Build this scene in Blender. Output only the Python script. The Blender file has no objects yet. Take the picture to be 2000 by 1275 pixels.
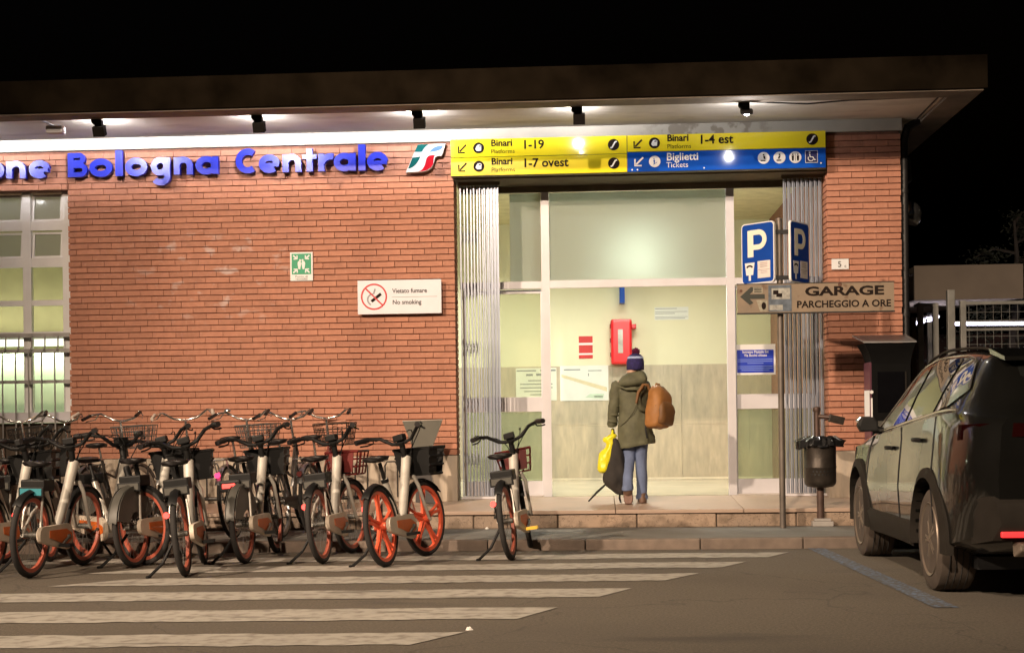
import bpy, bmesh, math, random
from mathutils import Vector, Matrix, noise

random.seed(7)
scene = bpy.context.scene
COL = scene.collection

# ------------------------------------------------------------------ camera
CAM_H, CAM_D = 1.12, 15.06
cam_data = bpy.data.cameras.new("camera")
cam = bpy.data.objects.new("camera", cam_data)
COL.objects.link(cam)
cam_data.sensor_fit = 'HORIZONTAL'
cam_data.sensor_width = 36.0
cam_data.lens = 2770.0 / 2000.0 * 36.0
cam_data.shift_y = 191.5 / 2000.0
cam_data.clip_start, cam_data.clip_end = 0.1, 900.0
cam.matrix_world = (Matrix.Translation((0, -CAM_D, CAM_H)) @ Matrix.Rotation(0.06, 4, 'Z')
                    @ Matrix.Rotation(math.pi / 2, 4, 'X') @ Matrix.Rotation(-0.0125, 4, 'Z'))
scene.camera = cam

# ------------------------------------------------------------------ night sky
world = bpy.data.worlds.new("World")
scene.world = world
world.use_nodes = True
wn = world.node_tree
wn.nodes.clear()
sky = wn.nodes.new("ShaderNodeTexSky")
sky.sky_type = 'NISHITA'
sky.sun_disc = False
sky.sun_elevation = math.radians(-4.0)
sky.sun_rotation = math.radians(200.0)
wbg = wn.nodes.new("ShaderNodeBackground")
wbg.inputs["Strength"].default_value = 0.05
wout = wn.nodes.new("ShaderNodeOutputWorld")
wn.links.new(sky.outputs[0], wbg.inputs[0])
wn.links.new(wbg.outputs[0], wout.inputs[0])

# ------------------------------------------------------------------ exposure
vs = scene.view_settings
vs.view_transform = 'Standard'
vs.look = 'None'
vs.gamma = 1.0
vs.exposure = 0.0
vs.use_curve_mapping = False
scene.cycles.use_denoising = True
scene.cycles.max_bounces = 8
scene.cycles.transparent_max_bounces = 16
scene.cycles.sample_clamp_indirect = 3.0
scene.cycles.caustics_reflective = False
scene.cycles.caustics_refractive = False

# ------------------------------------------------------------------ lights (the lamps' bodies are built further down)
STREET_LAMPS = [((-11.0, -15.5, 9.2), 17000.0, (0.4, -1.8, 0.8), 46), ((-3.0, -19.5, 9.2), 12000.0, (0.3, -2.0, 0.8), 56), ((15.5, 3.0, 8.0), 2100.0, (8.5, 20.0, 3.5), 75)]  # the last lamp is added out of view to light the far fascia
STREET_COLOR = (1.0, 0.76, 0.55)
for (p, w, aim, cone) in STREET_LAMPS:
    ld = bpy.data.lights.new("street_light", 'SPOT')
    ld.energy = w
    ld.color = STREET_COLOR
    ld.shadow_soft_size = 0.22
    ld.spot_size = math.radians(cone)
    ld.spot_blend = 1.0 if cone < 60 else 0.7
    lo = bpy.data.objects.new("street_light", ld)
    COL.objects.link(lo)
    lo.location = p
    d = Vector(aim) - Vector(p)
    lo.rotation_euler = d.to_track_quat('-Z', 'Y').to_euler()

FLOOD_X = [-4.99, -3.363, -1.753, -0.17, 1.466, -6.615]
FLOOD_W = [92.0, 92.0, 92.0, 42.0, 11.0, 92.0]

# ------------------------------------------------------------------ materials
def mat(name, col, rough=0.6, metal=0.0, var=0.12, scale=6.0, bump=0.0, bscale=60.0, coat=0.0, spec=0.5, rand=0.0, tint=None, stretch=(1, 1, 1)):
    m = bpy.data.materials.new(name)
    m.use_nodes = True
    nt = m.node_tree
    b = nt.nodes["Principled BSDF"]
    b.inputs["Roughness"].default_value = rough
    b.inputs["Metallic"].default_value = metal
    b.inputs["Coat Weight"].default_value = coat
    b.inputs["Coat Roughness"].default_value = 0.04
    b.inputs["Specular IOR Level"].default_value = spec
    tc = nt.nodes.new("ShaderNodeTexCoord")
    mp = nt.nodes.new("ShaderNodeMapping")
    mp.inputs["Scale"].default_value = stretch
    nt.links.new(tc.outputs["Object"], mp.inputs[0])
    nz = nt.nodes.new("ShaderNodeTexNoise")
    nz.inputs["Scale"].default_value = scale
    nz.inputs["Detail"].default_value = 5.0
    nt.links.new(mp.outputs[0], nz.inputs["Vector"])
    rp = nt.nodes.new("ShaderNodeValToRGB")
    t = tint or (1, 1, 1)
    rp.color_ramp.elements[0].position = 0.3
    rp.color_ramp.elements[1].position = 0.7
    rp.color_ramp.elements[0].color = [max(0, c * (1 - var)) for c in col] + [1]
    rp.color_ramp.elements[1].color = [min(1, c * (1 + var) * k) for c, k in zip(col, t)] + [1]
    nt.links.new(nz.outputs["Fac"], rp.inputs[0])
    last = rp.outputs[0]
    if rand > 0:
        oi = nt.nodes.new("ShaderNodeObjectInfo")
        geo = nt.nodes.new("ShaderNodeNewGeometry")
        ad = nt.nodes.new("ShaderNodeMath"); ad.operation = 'ADD'
        fr = nt.nodes.new("ShaderNodeMath"); fr.operation = 'FRACT'
        mr = nt.nodes.new("ShaderNodeMapRange")
        mr.inputs["To Min"].default_value = 1 - rand
        mr.inputs["To Max"].default_value = 1 + rand
        hv = nt.nodes.new("ShaderNodeHueSaturation")
        nt.links.new(oi.outputs["Random"], ad.inputs[0])
        nt.links.new(geo.outputs["Random Per Island"], ad.inputs[1])
        nt.links.new(ad.outputs[0], fr.inputs[0])
        nt.links.new(fr.outputs[0], mr.inputs["Value"])
        nt.links.new(mr.outputs[0], hv.inputs["Value"])
        nt.links.new(last, hv.inputs["Color"])
        last = hv.outputs[0]
    nt.links.new(last, b.inputs["Base Color"])
    rr = nt.nodes.new("ShaderNodeMapRange")
    rr.inputs["To Min"].default_value = max(0.02, rough * 0.85)
    rr.inputs["To Max"].default_value = min(1.0, rough * 1.15)
    nt.links.new(nz.outputs["Fac"], rr.inputs["Value"])
    nt.links.new(rr.outputs[0], b.inputs["Roughness"])
    if bump > 0:
        n2 = nt.nodes.new("ShaderNodeTexNoise")
        n2.inputs["Scale"].default_value = bscale
        n2.inputs["Detail"].default_value = 4.0
        nt.links.new(mp.outputs[0], n2.inputs["Vector"])
        bp = nt.nodes.new("ShaderNodeBump")
        bp.inputs["Strength"].default_value = bump
        bp.inputs["Distance"].default_value = 0.01
        nt.links.new(n2.outputs["Fac"], bp.inputs["Height"])
        nt.links.new(bp.outputs[0], b.inputs["Normal"])
    m["last"] = ""
    return m

def emis(name, col, strength):
    m = bpy.data.materials.new(name)
    m.use_nodes = True
    nt = m.node_tree
    b = nt.nodes["Principled BSDF"]
    b.inputs["Base Color"].default_value = (*[min(1, c) for c in col], 1)
    b.inputs["Emission Color"].default_value = (*col, 1)
    b.inputs["Emission Strength"].default_value = strength
    return m

def overlay(m, build):
    """Blend an extra procedural layer over a material's base colour: build(nt, base_socket) returns the new colour socket."""
    nt = m.node_tree
    b = nt.nodes["Principled BSDF"]
    src = b.inputs["Base Color"].links[0].from_socket
    out = build(nt, src)
    nt.links.new(out, b.inputs["Base Color"])
    return m

def glass(name, tint, gloss, rough=0.02, opaque=0.0, opaque_col=(0.5, 0.5, 0.45)):
    m = bpy.data.materials.new(name)
    m.use_nodes = True
    nt = m.node_tree
    nt.nodes.clear()
    out = nt.nodes.new("ShaderNodeOutputMaterial")
    tr = nt.nodes.new("ShaderNodeBsdfTransparent"); tr.inputs[0].default_value = (*tint, 1)
    gl = nt.nodes.new("ShaderNodeBsdfGlossy"); gl.inputs["Roughness"].default_value = rough
    mx = nt.nodes.new("ShaderNodeMixShader")
    lw = nt.nodes.new("ShaderNodeLayerWeight"); lw.inputs[0].default_value = gloss
    nt.links.new(lw.outputs["Fresnel"], mx.inputs[0])
    base = tr.outputs[0]
    if opaque > 0:
        tl = nt.nodes.new("ShaderNodeBsdfTranslucent"); tl.inputs[0].default_value = (*opaque_col, 1)
        df = nt.nodes.new("ShaderNodeBsdfDiffuse"); df.inputs[0].default_value = (*opaque_col, 1)
        m0 = nt.nodes.new("ShaderNodeMixShader"); m0.inputs[0].default_value = 0.3
        nt.links.new(tl.outputs[0], m0.inputs[1]); nt.links.new(df.outputs[0], m0.inputs[2])
        m1 = nt.nodes.new("ShaderNodeMixShader"); m1.inputs[0].default_value = opaque
        nt.links.new(tr.outputs[0], m1.inputs[1]); nt.links.new(m0.outputs[0], m1.inputs[2])
        base = m1.outputs[0]
    nt.links.new(base, mx.inputs[1]); nt.links.new(gl.outputs[0], mx.inputs[2])
    nt.links.new(mx.outputs[0], out.inputs[0])
    return m

# ------------------------------------------------------------------ objects
def thing(name, label, cat, loc=(0, 0, 0), rotz=0.0, group=None):
    o = bpy.data.objects.new(name, None)
    COL.objects.link(o)
    o.empty_display_size = 0.2
    o.location = loc
    o.rotation_euler = (0, 0, rotz)
    tag(o, label, cat, group)
    return o

def tag(o, label=None, cat=None, group=None, kind=None):
    if label: o["label"] = label
    if cat: o["category"] = cat
    if group: o["group"] = group
    if kind: o["kind"] = kind
    return o

def link(name, me, m=None, parent=None, kind=None):
    o = bpy.data.objects.new(name, me)
    COL.objects.link(o)
    if m is not None and not me.materials:
        me.materials.append(m)
    if parent is not None:
        o.parent = parent
    if kind: o["kind"] = kind
    return o

class MB:
    """Collects simple solids and links them as one mesh object."""
    def __init__(self):
        self.v, self.f, self.mi, self.cur = [], [], [], 0
    def add(self, vs, fs):
        n = len(self.v)
        self.v += [tuple(p) for p in vs]
        self.f += [tuple(i + n for i in f) for f in fs]
        self.mi += [self.cur] * len(fs)
        return self
    def box(self, x0, x1, y0, y1, z0, z1, M=None):
        vs = [Vector(p) for p in ((x0, y0, z0), (x1, y0, z0), (x1, y1, z0), (x0, y1, z0), (x0, y0, z1), (x1, y0, z1), (x1, y1, z1), (x0, y1, z1))]
        if M: vs = [M @ p for p in vs]
        return self.add(vs, [(0, 3, 2, 1), (4, 5, 6, 7), (0, 1, 5, 4), (1, 2, 6, 5), (2, 3, 7, 6), (3, 0, 4, 7)])
    def prism(self, poly, y0, y1, M=None):
        """poly of (x, z) counter-clockwise seen from -y, extruded from y0 (front) to y1."""
        n = len(poly)
        a = [Vector((x, y0, z)) for x, z in poly] + [Vector((x, y1, z)) for x, z in poly]
        if M: a = [M @ p for p in a]
        fs = [tuple(range(n)), tuple(range(2 * n - 1, n - 1, -1))]
        fs += [(i, i + n, (i + 1) % n + n, (i + 1) % n) for i in range(n)]
        return self.add(a, fs)
    def disc(self, x, z, r, y0, y1, n=24, rz=None):
        rz = rz or r
        return self.prism([(x + r * math.cos(2 * math.pi * i / n), z + rz * math.sin(2 * math.pi * i / n)) for i in range(n)], y0, y1)
    def tube(self, pts, r, n=8, closed=False, caps=True, M=None):
        pts = [Vector(p) for p in pts]
        if M: pts = [M @ p for p in pts]
        k = len(pts)
        rs = r if isinstance(r, (list, tuple)) else [r] * k
        tan = []
        for i in range(k):
            if closed:
                t = pts[(i + 1) % k] - pts[i - 1]
            else:
                t = pts[min(i + 1, k - 1)] - pts[max(i - 1, 0)]
            tan.append(t.normalized() if t.length > 1e-9 else Vector((0, 0, 1)))
        up = Vector((0, 0, 1)) if abs(tan[0].z) < 0.9 else Vector((0, 1, 0))
        nrm = (up - tan[0] * up.dot(tan[0])).normalized()
        vs = []
        for i in range(k):
            nrm = (nrm - tan[i] * nrm.dot(tan[i]))
            if nrm.length < 1e-6:
                nrm = tan[i].orthogonal()
            nrm.normalize()
            bn = tan[i].cross(nrm)
            for j in range(n):
                a = 2 * math.pi * j / n
                vs.append(pts[i] + (nrm * math.cos(a) + bn * math.sin(a)) * rs[i])
        fs = []
        for i in range(k if closed else k - 1):
            for j in range(n):
                a, b = i * n + j, i * n + (j + 1) % n
                c, d = ((i + 1) % k) * n + (j + 1) % n, ((i + 1) % k) * n + j
                fs.append((a, b, c, d))
        if caps and not closed:
            fs.append(tuple(range(n - 1, -1, -1)))
            fs.append(tuple(range((k - 1) * n, k * n)))
        return self.add(vs, fs)
    def lathe(self, prof, n=24, M=None):
        """prof of (r, z) from bottom to top about the z axis."""
        vs, fs = [], []
        k = len(prof)
        for r, z in prof:
            for j in range(n):
                a = 2 * math.pi * j / n
                p = Vector((r * math.cos(a), r * math.sin(a), z))
                vs.append(M @ p if M else p)
        for i in range(k - 1):
            for j in range(n):
                fs.append((i * n + j, i * n + (j + 1) % n, (i + 1) * n + (j + 1) % n, (i + 1) * n + j))
        fs.append(tuple(range(n - 1, -1, -1)))
        fs.append(tuple(range((k - 1) * n, k * n)))
        return self.add(vs, fs)
    def loft(self, rings, closed=True, caps=True):
        """rings: equally long lists of points, joined one after another."""
        n = len(rings[0])
        vs = [p for r in rings for p in r]
        fs = []
        for i in range(len(rings) - 1):
            for j in range(n if closed else n - 1):
                fs.append((i * n + j, i * n + (j + 1) % n, (i + 1) * n + (j + 1) % n, (i + 1) * n + j))
        if caps:
            fs.append(tuple(range(n - 1, -1, -1)))
            fs.append(tuple(range((len(rings) - 1) * n, len(rings) * n)))
        return self.add(vs, fs)
    def ribbon(self, pts, w, y0, y1, closed=False, cap0=0.0, cap1=0.0):
        """a flat stroke of width w along (x, z) points, standing from y0 (front) to y1."""
        k = len(pts)
        P = [Vector((p[0], p[1])) for p in pts]
        L, R = [], []
        for i in range(k):
            if closed:
                a, b = P[i - 1], P[(i + 1) % k]
            else:
                a, b = P[max(i - 1, 0)], P[min(i + 1, k - 1)]
            t = (b - a).normalized()
            nn = Vector((-t.y, t.x))
            L.append(P[i] + nn * w / 2)
            R.append(P[i] - nn * w / 2)
        vs = []
        for i in range(k):
            vs += [(L[i].x, y0, L[i].y), (R[i].x, y0, R[i].y), (R[i].x, y1, R[i].y), (L[i].x, y1, L[i].y)]
        fs = []
        for i in range(k if closed else k - 1):
            a, b = i * 4, ((i + 1) % k) * 4
            for q in range(4):
                fs.append((a + q, a + (q + 1) % 4, b + (q + 1) % 4, b + q))
        if not closed:
            fs.append((3, 2, 1, 0))
            e = (k - 1) * 4
            fs.append((e, e + 1, e + 2, e + 3))
        return self.add(vs, fs)
    def build(self, name, m, parent=None, shift=None, smooth=None, kind=None, bevel=0.0, mesh_only=False):
        me = bpy.data.meshes.new(name)
        if shift is not None:
            s = Vector(shift)
            vv = [tuple(Vector(p) - s) for p in self.v]
        else:
            vv = self.v
        me.from_pydata(vv, [], self.f)
        bm = bmesh.new()
        bm.from_mesh(me)
        bmesh.ops.recalc_face_normals(bm, faces=bm.faces)
        if bevel > 0:
            es = [e for e in bm.edges if len(e.link_faces) == 2 and e.calc_face_angle(0) > 0.5]
            bmesh.ops.bevel(bm, geom=es, offset=bevel, segments=2, affect='EDGES', profile=0.6)
        bm.to_mesh(me)
        bm.free()
        ms = m if isinstance(m, (list, tuple)) else [m]
        for q in ms: me.materials.append(q)
        if len(ms) > 1 and bevel == 0:
            me.polygons.foreach_set("material_index", self.mi)
        if smooth is not None:
            me.polygons.foreach_set("use_smooth", [True] * len(me.polygons))
            me.set_sharp_from_angle(angle=math.radians(smooth))
        if mesh_only:
            return me
        return link(name, me, None, parent, kind)

def rumple(o, amp, sc, cuts=1, seed=0.0, par=None):
    """folds and dents: subdivide a part's mesh and push its points along their normals by noise."""
    bm = bmesh.new()
    bm.from_mesh(o.data)
    if cuts: bmesh.ops.subdivide_edges(bm, edges=bm.edges[:], cuts=cuts, use_grid_fill=True, smooth=0.6)
    bm.normal_update()
    off = {}
    for v in bm.verts:
        q = Vector((v.co.x * sc[0], v.co.y * sc[1], v.co.z * sc[2])) + Vector((seed, seed * 2.3, seed * .7))
        off[v] = v.normal * amp * (noise.noise(q) + .5 * noise.noise(q * 2.1))
    for v, d in off.items(): v.co += d
    bm.to_mesh(o.data)
    bm.free()
    o.data.polygons.foreach_set("use_smooth", [True] * len(o.data.polygons))
    return o

def arc(cx, cz, r, a0, a1, n=14, rz=None):
    rz = rz or r
    return [(cx + r * math.cos(math.radians(a0 + (a1 - a0) * i / n)), cz + rz * math.sin(math.radians(a0 + (a1 - a0) * i / n))) for i in range(n + 1)]

def ring_pts(c, r, n, axis='y'):
    return [(c[0] + r * math.cos(2 * math.pi * i / n), c[1], c[2] + r * math.sin(2 * math.pi * i / n)) for i in range(n)]

_txt = bpy.data.curves.new("text_source", 'FONT')
_txo = bpy.data.objects.new("text_source", _txt)
def text_mesh(s, size, x, y, z, align='LEFT', bold=0.0, xs=1.0, depth=0.002):
    """lettering as a flat mesh in the x-z plane, read from -y; (x, z) is the baseline start."""
    _txt.body = s
    _txt.size = size
    _txt.align_x = align
    _txt.offset = bold
    _txt.extrude = depth / 2
    _txt.resolution_u = 3
    me = bpy.data.meshes.new_from_object(_txo)
    M = Matrix.Translation((x, y - depth / 2, z)) @ Matrix.Rotation(math.pi / 2, 4, 'X') @ Matrix.Diagonal((xs, 1, 1, 1))
    me.transform(M)
    me.materials.clear()
    return me
def text(name, s, size, x, y, z, m, parent, align='LEFT', bold=0.0, xs=1.0, shift=None):
    me = text_mesh(s, size, x, y, z, align, bold, xs)
    if shift is not None:
        me.transform(Matrix.Translation(-Vector(shift)))
    return link(name, me, m, parent)
# ================================================================== SETTING
def pos_noise(nt, scale, detail=4.0, stretch=(1, 1, 1)):
    g = nt.nodes.new("ShaderNodeNewGeometry")
    mp = nt.nodes.new("ShaderNodeMapping"); mp.inputs["Scale"].default_value = stretch
    nt.links.new(g.outputs["Position"], mp.inputs[0])
    n = nt.nodes.new("ShaderNodeTexNoise"); n.inputs["Scale"].default_value = scale; n.inputs["Detail"].default_value = detail
    nt.links.new(mp.outputs[0], n.inputs["Vector"])
    return n
def ramp(nt, sock, a, b, ca=0.0, cb=1.0):
    r = nt.nodes.new("ShaderNodeMapRange"); r.clamp = True
    r.inputs["From Min"].default_value = a; r.inputs["From Max"].default_value = b
    r.inputs["To Min"].default_value = ca; r.inputs["To Max"].default_value = cb
    nt.links.new(sock, r.inputs["Value"])
    return r.outputs[0]
def mixc(nt, fac, a, b):
    m = nt.nodes.new("ShaderNodeMix"); m.data_type = 'RGBA'
    if isinstance(fac, float): m.inputs[0].default_value = fac
    else: nt.links.new(fac, m.inputs[0])
    for s, q in ((6, a), (7, b)):
        if isinstance(q, (tuple, list)): m.inputs[s].default_value = (*q[:3], 1)
        else: nt.links.new(q, m.inputs[s])
    return m.outputs[2]
def mul(nt, a, b):
    m = nt.nodes.new("ShaderNodeMath"); m.operation = 'MULTIPLY'
    for i, q in ((0, a), (1, b)):
        if isinstance(q, float): m.inputs[i].default_value = q
        else: nt.links.new(q, m.inputs[i])
    return m.outputs[0]

ASPHALT = (0.092, 0.079, 0.062)
m_road = mat("asphalt", ASPHALT, 0.85, var=0.10, scale=0.9, bump=0.5, bscale=180)
def road_layer(nt, base):
    grain = pos_noise(nt, 55, 6.0)
    base = mixc(nt, ramp(nt, grain.outputs["Fac"], 0.40, 0.62, 0.0, 0.75), base, (0.165, 0.143, 0.113))
    grain2 = pos_noise(nt, 75, 4.0)
    base = mixc(nt, ramp(nt, grain2.outputs["Fac"], 0.54, 0.66, 0.0, 0.7), base, (0.04, 0.035, 0.03))
    fine = pos_noise(nt, 220, 2.0)
    c = mixc(nt, ramp(nt, fine.outputs["Fac"], 0.35, 0.7, 0.0, 0.55), base, (0.17, 0.145, 0.11))
    tar = nt.nodes.new('ShaderNodeTexVoronoi'); tar.feature = 'DISTANCE_TO_EDGE'; tar.inputs['Scale'].default_value = 0.35
    g = nt.nodes.new('ShaderNodeNewGeometry')
    nn = pos_noise(nt, 1.3, 4.0)
    vm = nt.nodes.new('ShaderNodeVectorMath'); vm.operation = 'MULTIPLY_ADD'; nt.links.new(nn.outputs['Color'], vm.inputs[0]); vm.inputs[1].default_value = (1.4, 1.4, 0); nt.links.new(g.outputs['Position'], vm.inputs[2])
    nt.links.new(vm.outputs[0], tar.inputs['Vector'])
    c = mixc(nt, ramp(nt, tar.outputs['Distance'], 0.0, 0.006, 0.55, 0.0), c, (0.045, 0.04, 0.035))
    big = pos_noise(nt, 0.45, 3.0)
    c = mixc(nt, ramp(nt, big.outputs['Fac'], 0.45, 0.65, 0.0, 0.35), c, (0.07, 0.062, 0.052))
    pits = pos_noise(nt, 140, 2.0)
    c = mixc(nt, ramp(nt, pits.outputs["Fac"], 0.6, 0.72, 0.0, 0.5), c, (0.05, 0.045, 0.04))
    oil = pos_noise(nt, 0.8, 5.0, (0.55, 2.2, 1))
    c = mixc(nt, ramp(nt, oil.outputs["Fac"], 0.60, 0.70, 0.0, 0.55), c, (0.05, 0.045, 0.04))
    return c
overlay(m_road, road_layer)
road = MB()
road.add([(-250, -120, 0), (250, -120, 0), (250, 300, 0), (-250, 300, 0)], [(0, 1, 2, 3)])
road.build("road", m_road, kind="structure")

m_stripe = mat("worn_road_paint", (0.40, 0.38, 0.335), 0.75, var=0.08, scale=1.5, bump=0.3, bscale=180)
def stripe_layer(nt, base):
    w = pos_noise(nt, 11, 9.0)
    c = mixc(nt, ramp(nt, w.outputs["Fac"], 0.46, 0.68, 0.0, 0.75), base, (0.17, 0.15, 0.125))
    w2 = pos_noise(nt, 1.6, 4.0, (0.5, 3.0, 1))
    c = mixc(nt, ramp(nt, w2.outputs["Fac"], 0.60, 0.69, 0.0, 0.8), c, (0.13, 0.12, 0.105))
    return c
overlay(m_stripe, stripe_layer)
m_bluepaint = mat("faded_blue_paint", (0.13, 0.20, 0.31), 0.8, var=0.2, scale=3, bump=0.3, bscale=180)
def blue_layer(nt, base):
    w = pos_noise(nt, 30, 8.0)
    return mixc(nt, ramp(nt, w.outputs["Fac"], 0.38, 0.56, 0.15, 0.92), base, ASPHALT)
overlay(m_bluepaint, blue_layer)

STRIPES = [(-2.84, -3.26, 1.616, 1.39, -5.2, -5.5), (-3.63, -4.08, 1.185, 0.945, -3.4, -4.0), (-4.49, -4.96, 0.74, 0.47, -3.45, -3.95),
           (-5.40, -5.88, 0.225, 0.0, -9, -9), (-6.39, -6.90, -0.25, -0.475, -9, -9), (-7.42, -7.85, -0.72, -0.97, -9, -9)]
for (ya, yb, xa, xb, la, lb) in STRIPES:
    s = MB()
    n = 70
    top, bot = [], []
    sl = 0.035
    for i in range(n + 1):
        t = i / n
        x = xa + (la - xa) * t
        top.append((x, ya + (x - xa) * sl * (1.0 if x < 0 else .5) + random.uniform(-.02, .02), 0.004))
        x = xb + (lb - xb) * t
        bot.append((x, yb + (x - xb) * sl * (1.0 if x < 0 else .5) + random.uniform(-.02, .02), 0.004))
    s.add(top + bot, [(i, i + 1, n + 2 + i, n + 1 + i) for i in range(n)])
    s.build("zebra_stripe", m_stripe, kind="structure")
s = MB()
s.add([(1.83, -2.47, 0.004), (1.975, -2.47, 0.004), (2.13, -6.5, 0.004), (1.985, -6.5, 0.004)], [(0, 1, 2, 3)])
s.build("parking_line", m_bluepaint, kind="structure")

# pavement: kerb stones along the road, asphalt strip behind them
m_pave = mat("pavement_asphalt", (0.17, 0.165, 0.15), 0.85, var=0.18, scale=2.5, bump=0.5, bscale=120)
m_kerb = mat("kerb_granite", (0.175, 0.135, 0.108), 0.75, var=0.2, scale=9, bump=0.4, bscale=90, rand=0.12)
p = MB(); p.box(-14, 14, -2.33, -1.0, -0.2, 0.092)
pavement = p.build("pavement", m_pave, kind="structure")
x = -13.0
while x < 3.0:
    L = random.uniform(0.85, 1.15)
    if x < 3.0:
        k = MB(); k.box(x + .004, x + L - .004, -2.46 + random.uniform(-.006, .006), -2.335, -0.15, 0.095 + random.uniform(-.003, .004))
        k.build("kerb_stone", m_kerb, pavement, bevel=0.012)
    x += L
# raised stone step in front of the station
m_step = mat("worn_step_stone", (0.33, 0.255, 0.195), 0.6, var=0.14, scale=3.0, bump=0.25, bscale=60, rand=0.09, tint=(1.05, 0.97, 0.9))
def step_layer(nt, base):
    d = pos_noise(nt, 6, 9.0)
    c = mixc(nt, ramp(nt, d.outputs["Fac"], 0.50, 0.66, 0.0, 0.8), base, (0.13, 0.095, 0.065))
    v = nt.nodes.new('ShaderNodeTexVoronoi'); v.feature = 'DISTANCE_TO_EDGE'; v.inputs['Scale'].default_value = 4.0
    g = nt.nodes.new('ShaderNodeNewGeometry')
    nn = pos_noise(nt, 9, 3.0)
    vm = nt.nodes.new('ShaderNodeVectorMath'); vm.operation = 'ADD'; nt.links.new(g.outputs['Position'], vm.inputs[0]); nt.links.new(nn.outputs['Color'], vm.inputs[1])
    nt.links.new(vm.outputs[0], v.inputs['Vector'])
    return mixc(nt, ramp(nt, v.outputs['Distance'], 0.0, 0.03, 0.75, 0.0), c, (0.06, 0.042, 0.03))
overlay(m_step, step_layer)
m_steptop = mat("step_top_stone", (0.42, 0.31, 0.24), 0.5, var=0.12, scale=2.2, bump=0.15, bscale=60)
st = MB()
st.add([(-14, -0.985, 0.05), (3.35, -0.985, 0.05), (3.35, 0.35, 0.05), (-14, 0.35, 0.05), (-14, -0.985, 0.235), (3.35, -0.985, 0.235), (3.35, 0.35, 0.30), (-14, 0.35, 0.30)],
       [(0, 3, 2, 1), (4, 5, 6, 7), (0, 1, 5, 4), (1, 2, 6, 5), (2, 3, 7, 6), (3, 0, 4, 7)])
step = st.build("entrance_step", mat("step_core", (0.10, 0.075, 0.055), 0.9), kind="structure")
x = -9.0
while x < 3.2:
    L = random.choice([0.34, 0.5, 0.62, 0.78])
    xe = min(x + L, 3.35)
    k = MB(); k.box(x + .006, xe - .006, -1.0 + random.uniform(-.012, .008), -0.93, 0.09, 0.226 + random.uniform(-.006, .003))
    k.build("riser_stone", m_step, step, bevel=0.012)
    x = xe
x = -9.0
while x < 3.3:
    L = random.uniform(1.1, 1.5)
    xe = min(x + L, 3.35)
    k = MB()
    k.add([(x + .003, -1.025, 0.229), (xe - .003, -1.025, 0.229), (xe - .003, 0.36, 0.298), (x + .003, 0.36, 0.298),
           (x + .003, -1.025, 0.266), (xe - .003, -1.025, 0.266), (xe - .003, 0.36, 0.332), (x + .003, 0.36, 0.332)],
          [(0, 3, 2, 1), (4, 5, 6, 7), (0, 1, 5, 4), (1, 2, 6, 5), (2, 3, 7, 6), (3, 0, 4, 7)])
    k.build("tread_slab", m_steptop, step, bevel=0.006)
    x = xe
# ================================================================== STATION BUILDING
SB = (0.46, 0.0, 0.30)
station = thing("station_building", "low brick station building with lit entrance and wide flat eaves", "building", SB)
def bpart(mb, name, m, parent=None, **k):
    return mb.build(name, m, parent or station, shift=SB, **k)

m_brick = mat("red_brick", (0.47, 0.21, 0.135), 0.8, var=0.10, scale=14, bump=0.35, bscale=90, rand=0.085, tint=(1.0, 1.04, 1.06))
def brick_layer(nt, base):
    # pale remains of scrubbed graffiti in one band of the wall
    g = nt.nodes.new("ShaderNodeNewGeometry")
    sx = nt.nodes.new("ShaderNodeSeparateXYZ"); nt.links.new(g.outputs["Position"], sx.inputs[0])
    inx = mul(nt, ramp(nt, sx.outputs["X"], -5.3, -4.6), ramp(nt, sx.outputs["X"], -3.0, -3.6))
    inz = mul(nt, ramp(nt, sx.outputs["Z"], 2.2, 2.5), ramp(nt, sx.outputs["Z"], 3.3, 3.1))
    n = pos_noise(nt, 5.2, 3.0, (1, 1, 1.6))
    sp = ramp(nt, n.outputs["Fac"], 0.57, 0.68, 0.0, 0.75)
    c = mixc(nt, mul(nt, mul(nt, inx, inz), sp), base, (0.62, 0.50, 0.47))
    n2 = pos_noise(nt, 3.0, 6.0)
    c = mixc(nt, ramp(nt, n2.outputs["Fac"], 0.62, 0.8, 0.0, 0.35), c, (0.20, 0.085, 0.055))
    st = pos_noise(nt, 1.1, 6.0, (1.0, 1.0, 0.35))
    c = mixc(nt, ramp(nt, st.outputs["Fac"], 0.48, 0.72, 0.0, 0.4), c, (0.25, 0.10, 0.06))
    pl = pos_noise(nt, 38, 3.0)
    c = mixc(nt, ramp(nt, pl.outputs["Fac"], 0.60, 0.72, 0.0, 0.35), c, (0.62, 0.40, 0.30))
    return c
overlay(m_brick, brick_layer)
m_mortar = mat("mortar", (0.22, 0.098, 0.063), 0.95, var=0.2, scale=20)
PITCH, BLEN, ZB, ZT = 0.0649, 0.258, 0.803, 4.14

def wall_rows(x0, x1, z0, z1, seedk):
    """bricks of a running bond between two jambs: (x centre, z centre, width, height)."""
    out = []
    n = int(round((ZT - ZB) / PITCH))
    for r in range(n):
        zc = ZB + (r + 0.5) * PITCH
        if zc < z0 or zc > z1: continue
        off = ((0.0, 0.5, 0.03, 0.47, -0.02, 0.53)[r % 6]) * BLEN if seedk else ((0.0, 0.5, 0.25, 0.75, 0.06, 0.55)[r % 6]) * BLEN
        x = x1 + off - BLEN * 40
        while x < x1:
            a, b = max(x, x0), min(x + BLEN, x1)
            if b - a > 0.035:
                out.append(((a + b) / 2, zc, b - a))
            x += BLEN
    return out
LEFT, RIGHT = (-5.70, -1.495), (2.43, 3.205)
bricks_l = wall_rows(LEFT[0], LEFT[1], 0, 5, 0)
bricks_lin = wall_rows(-9.2, -5.70, 3.72, 5, 0)
bricks_r = wall_rows(RIGHT[0], RIGHT[1], 0, 5, 1)
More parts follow.
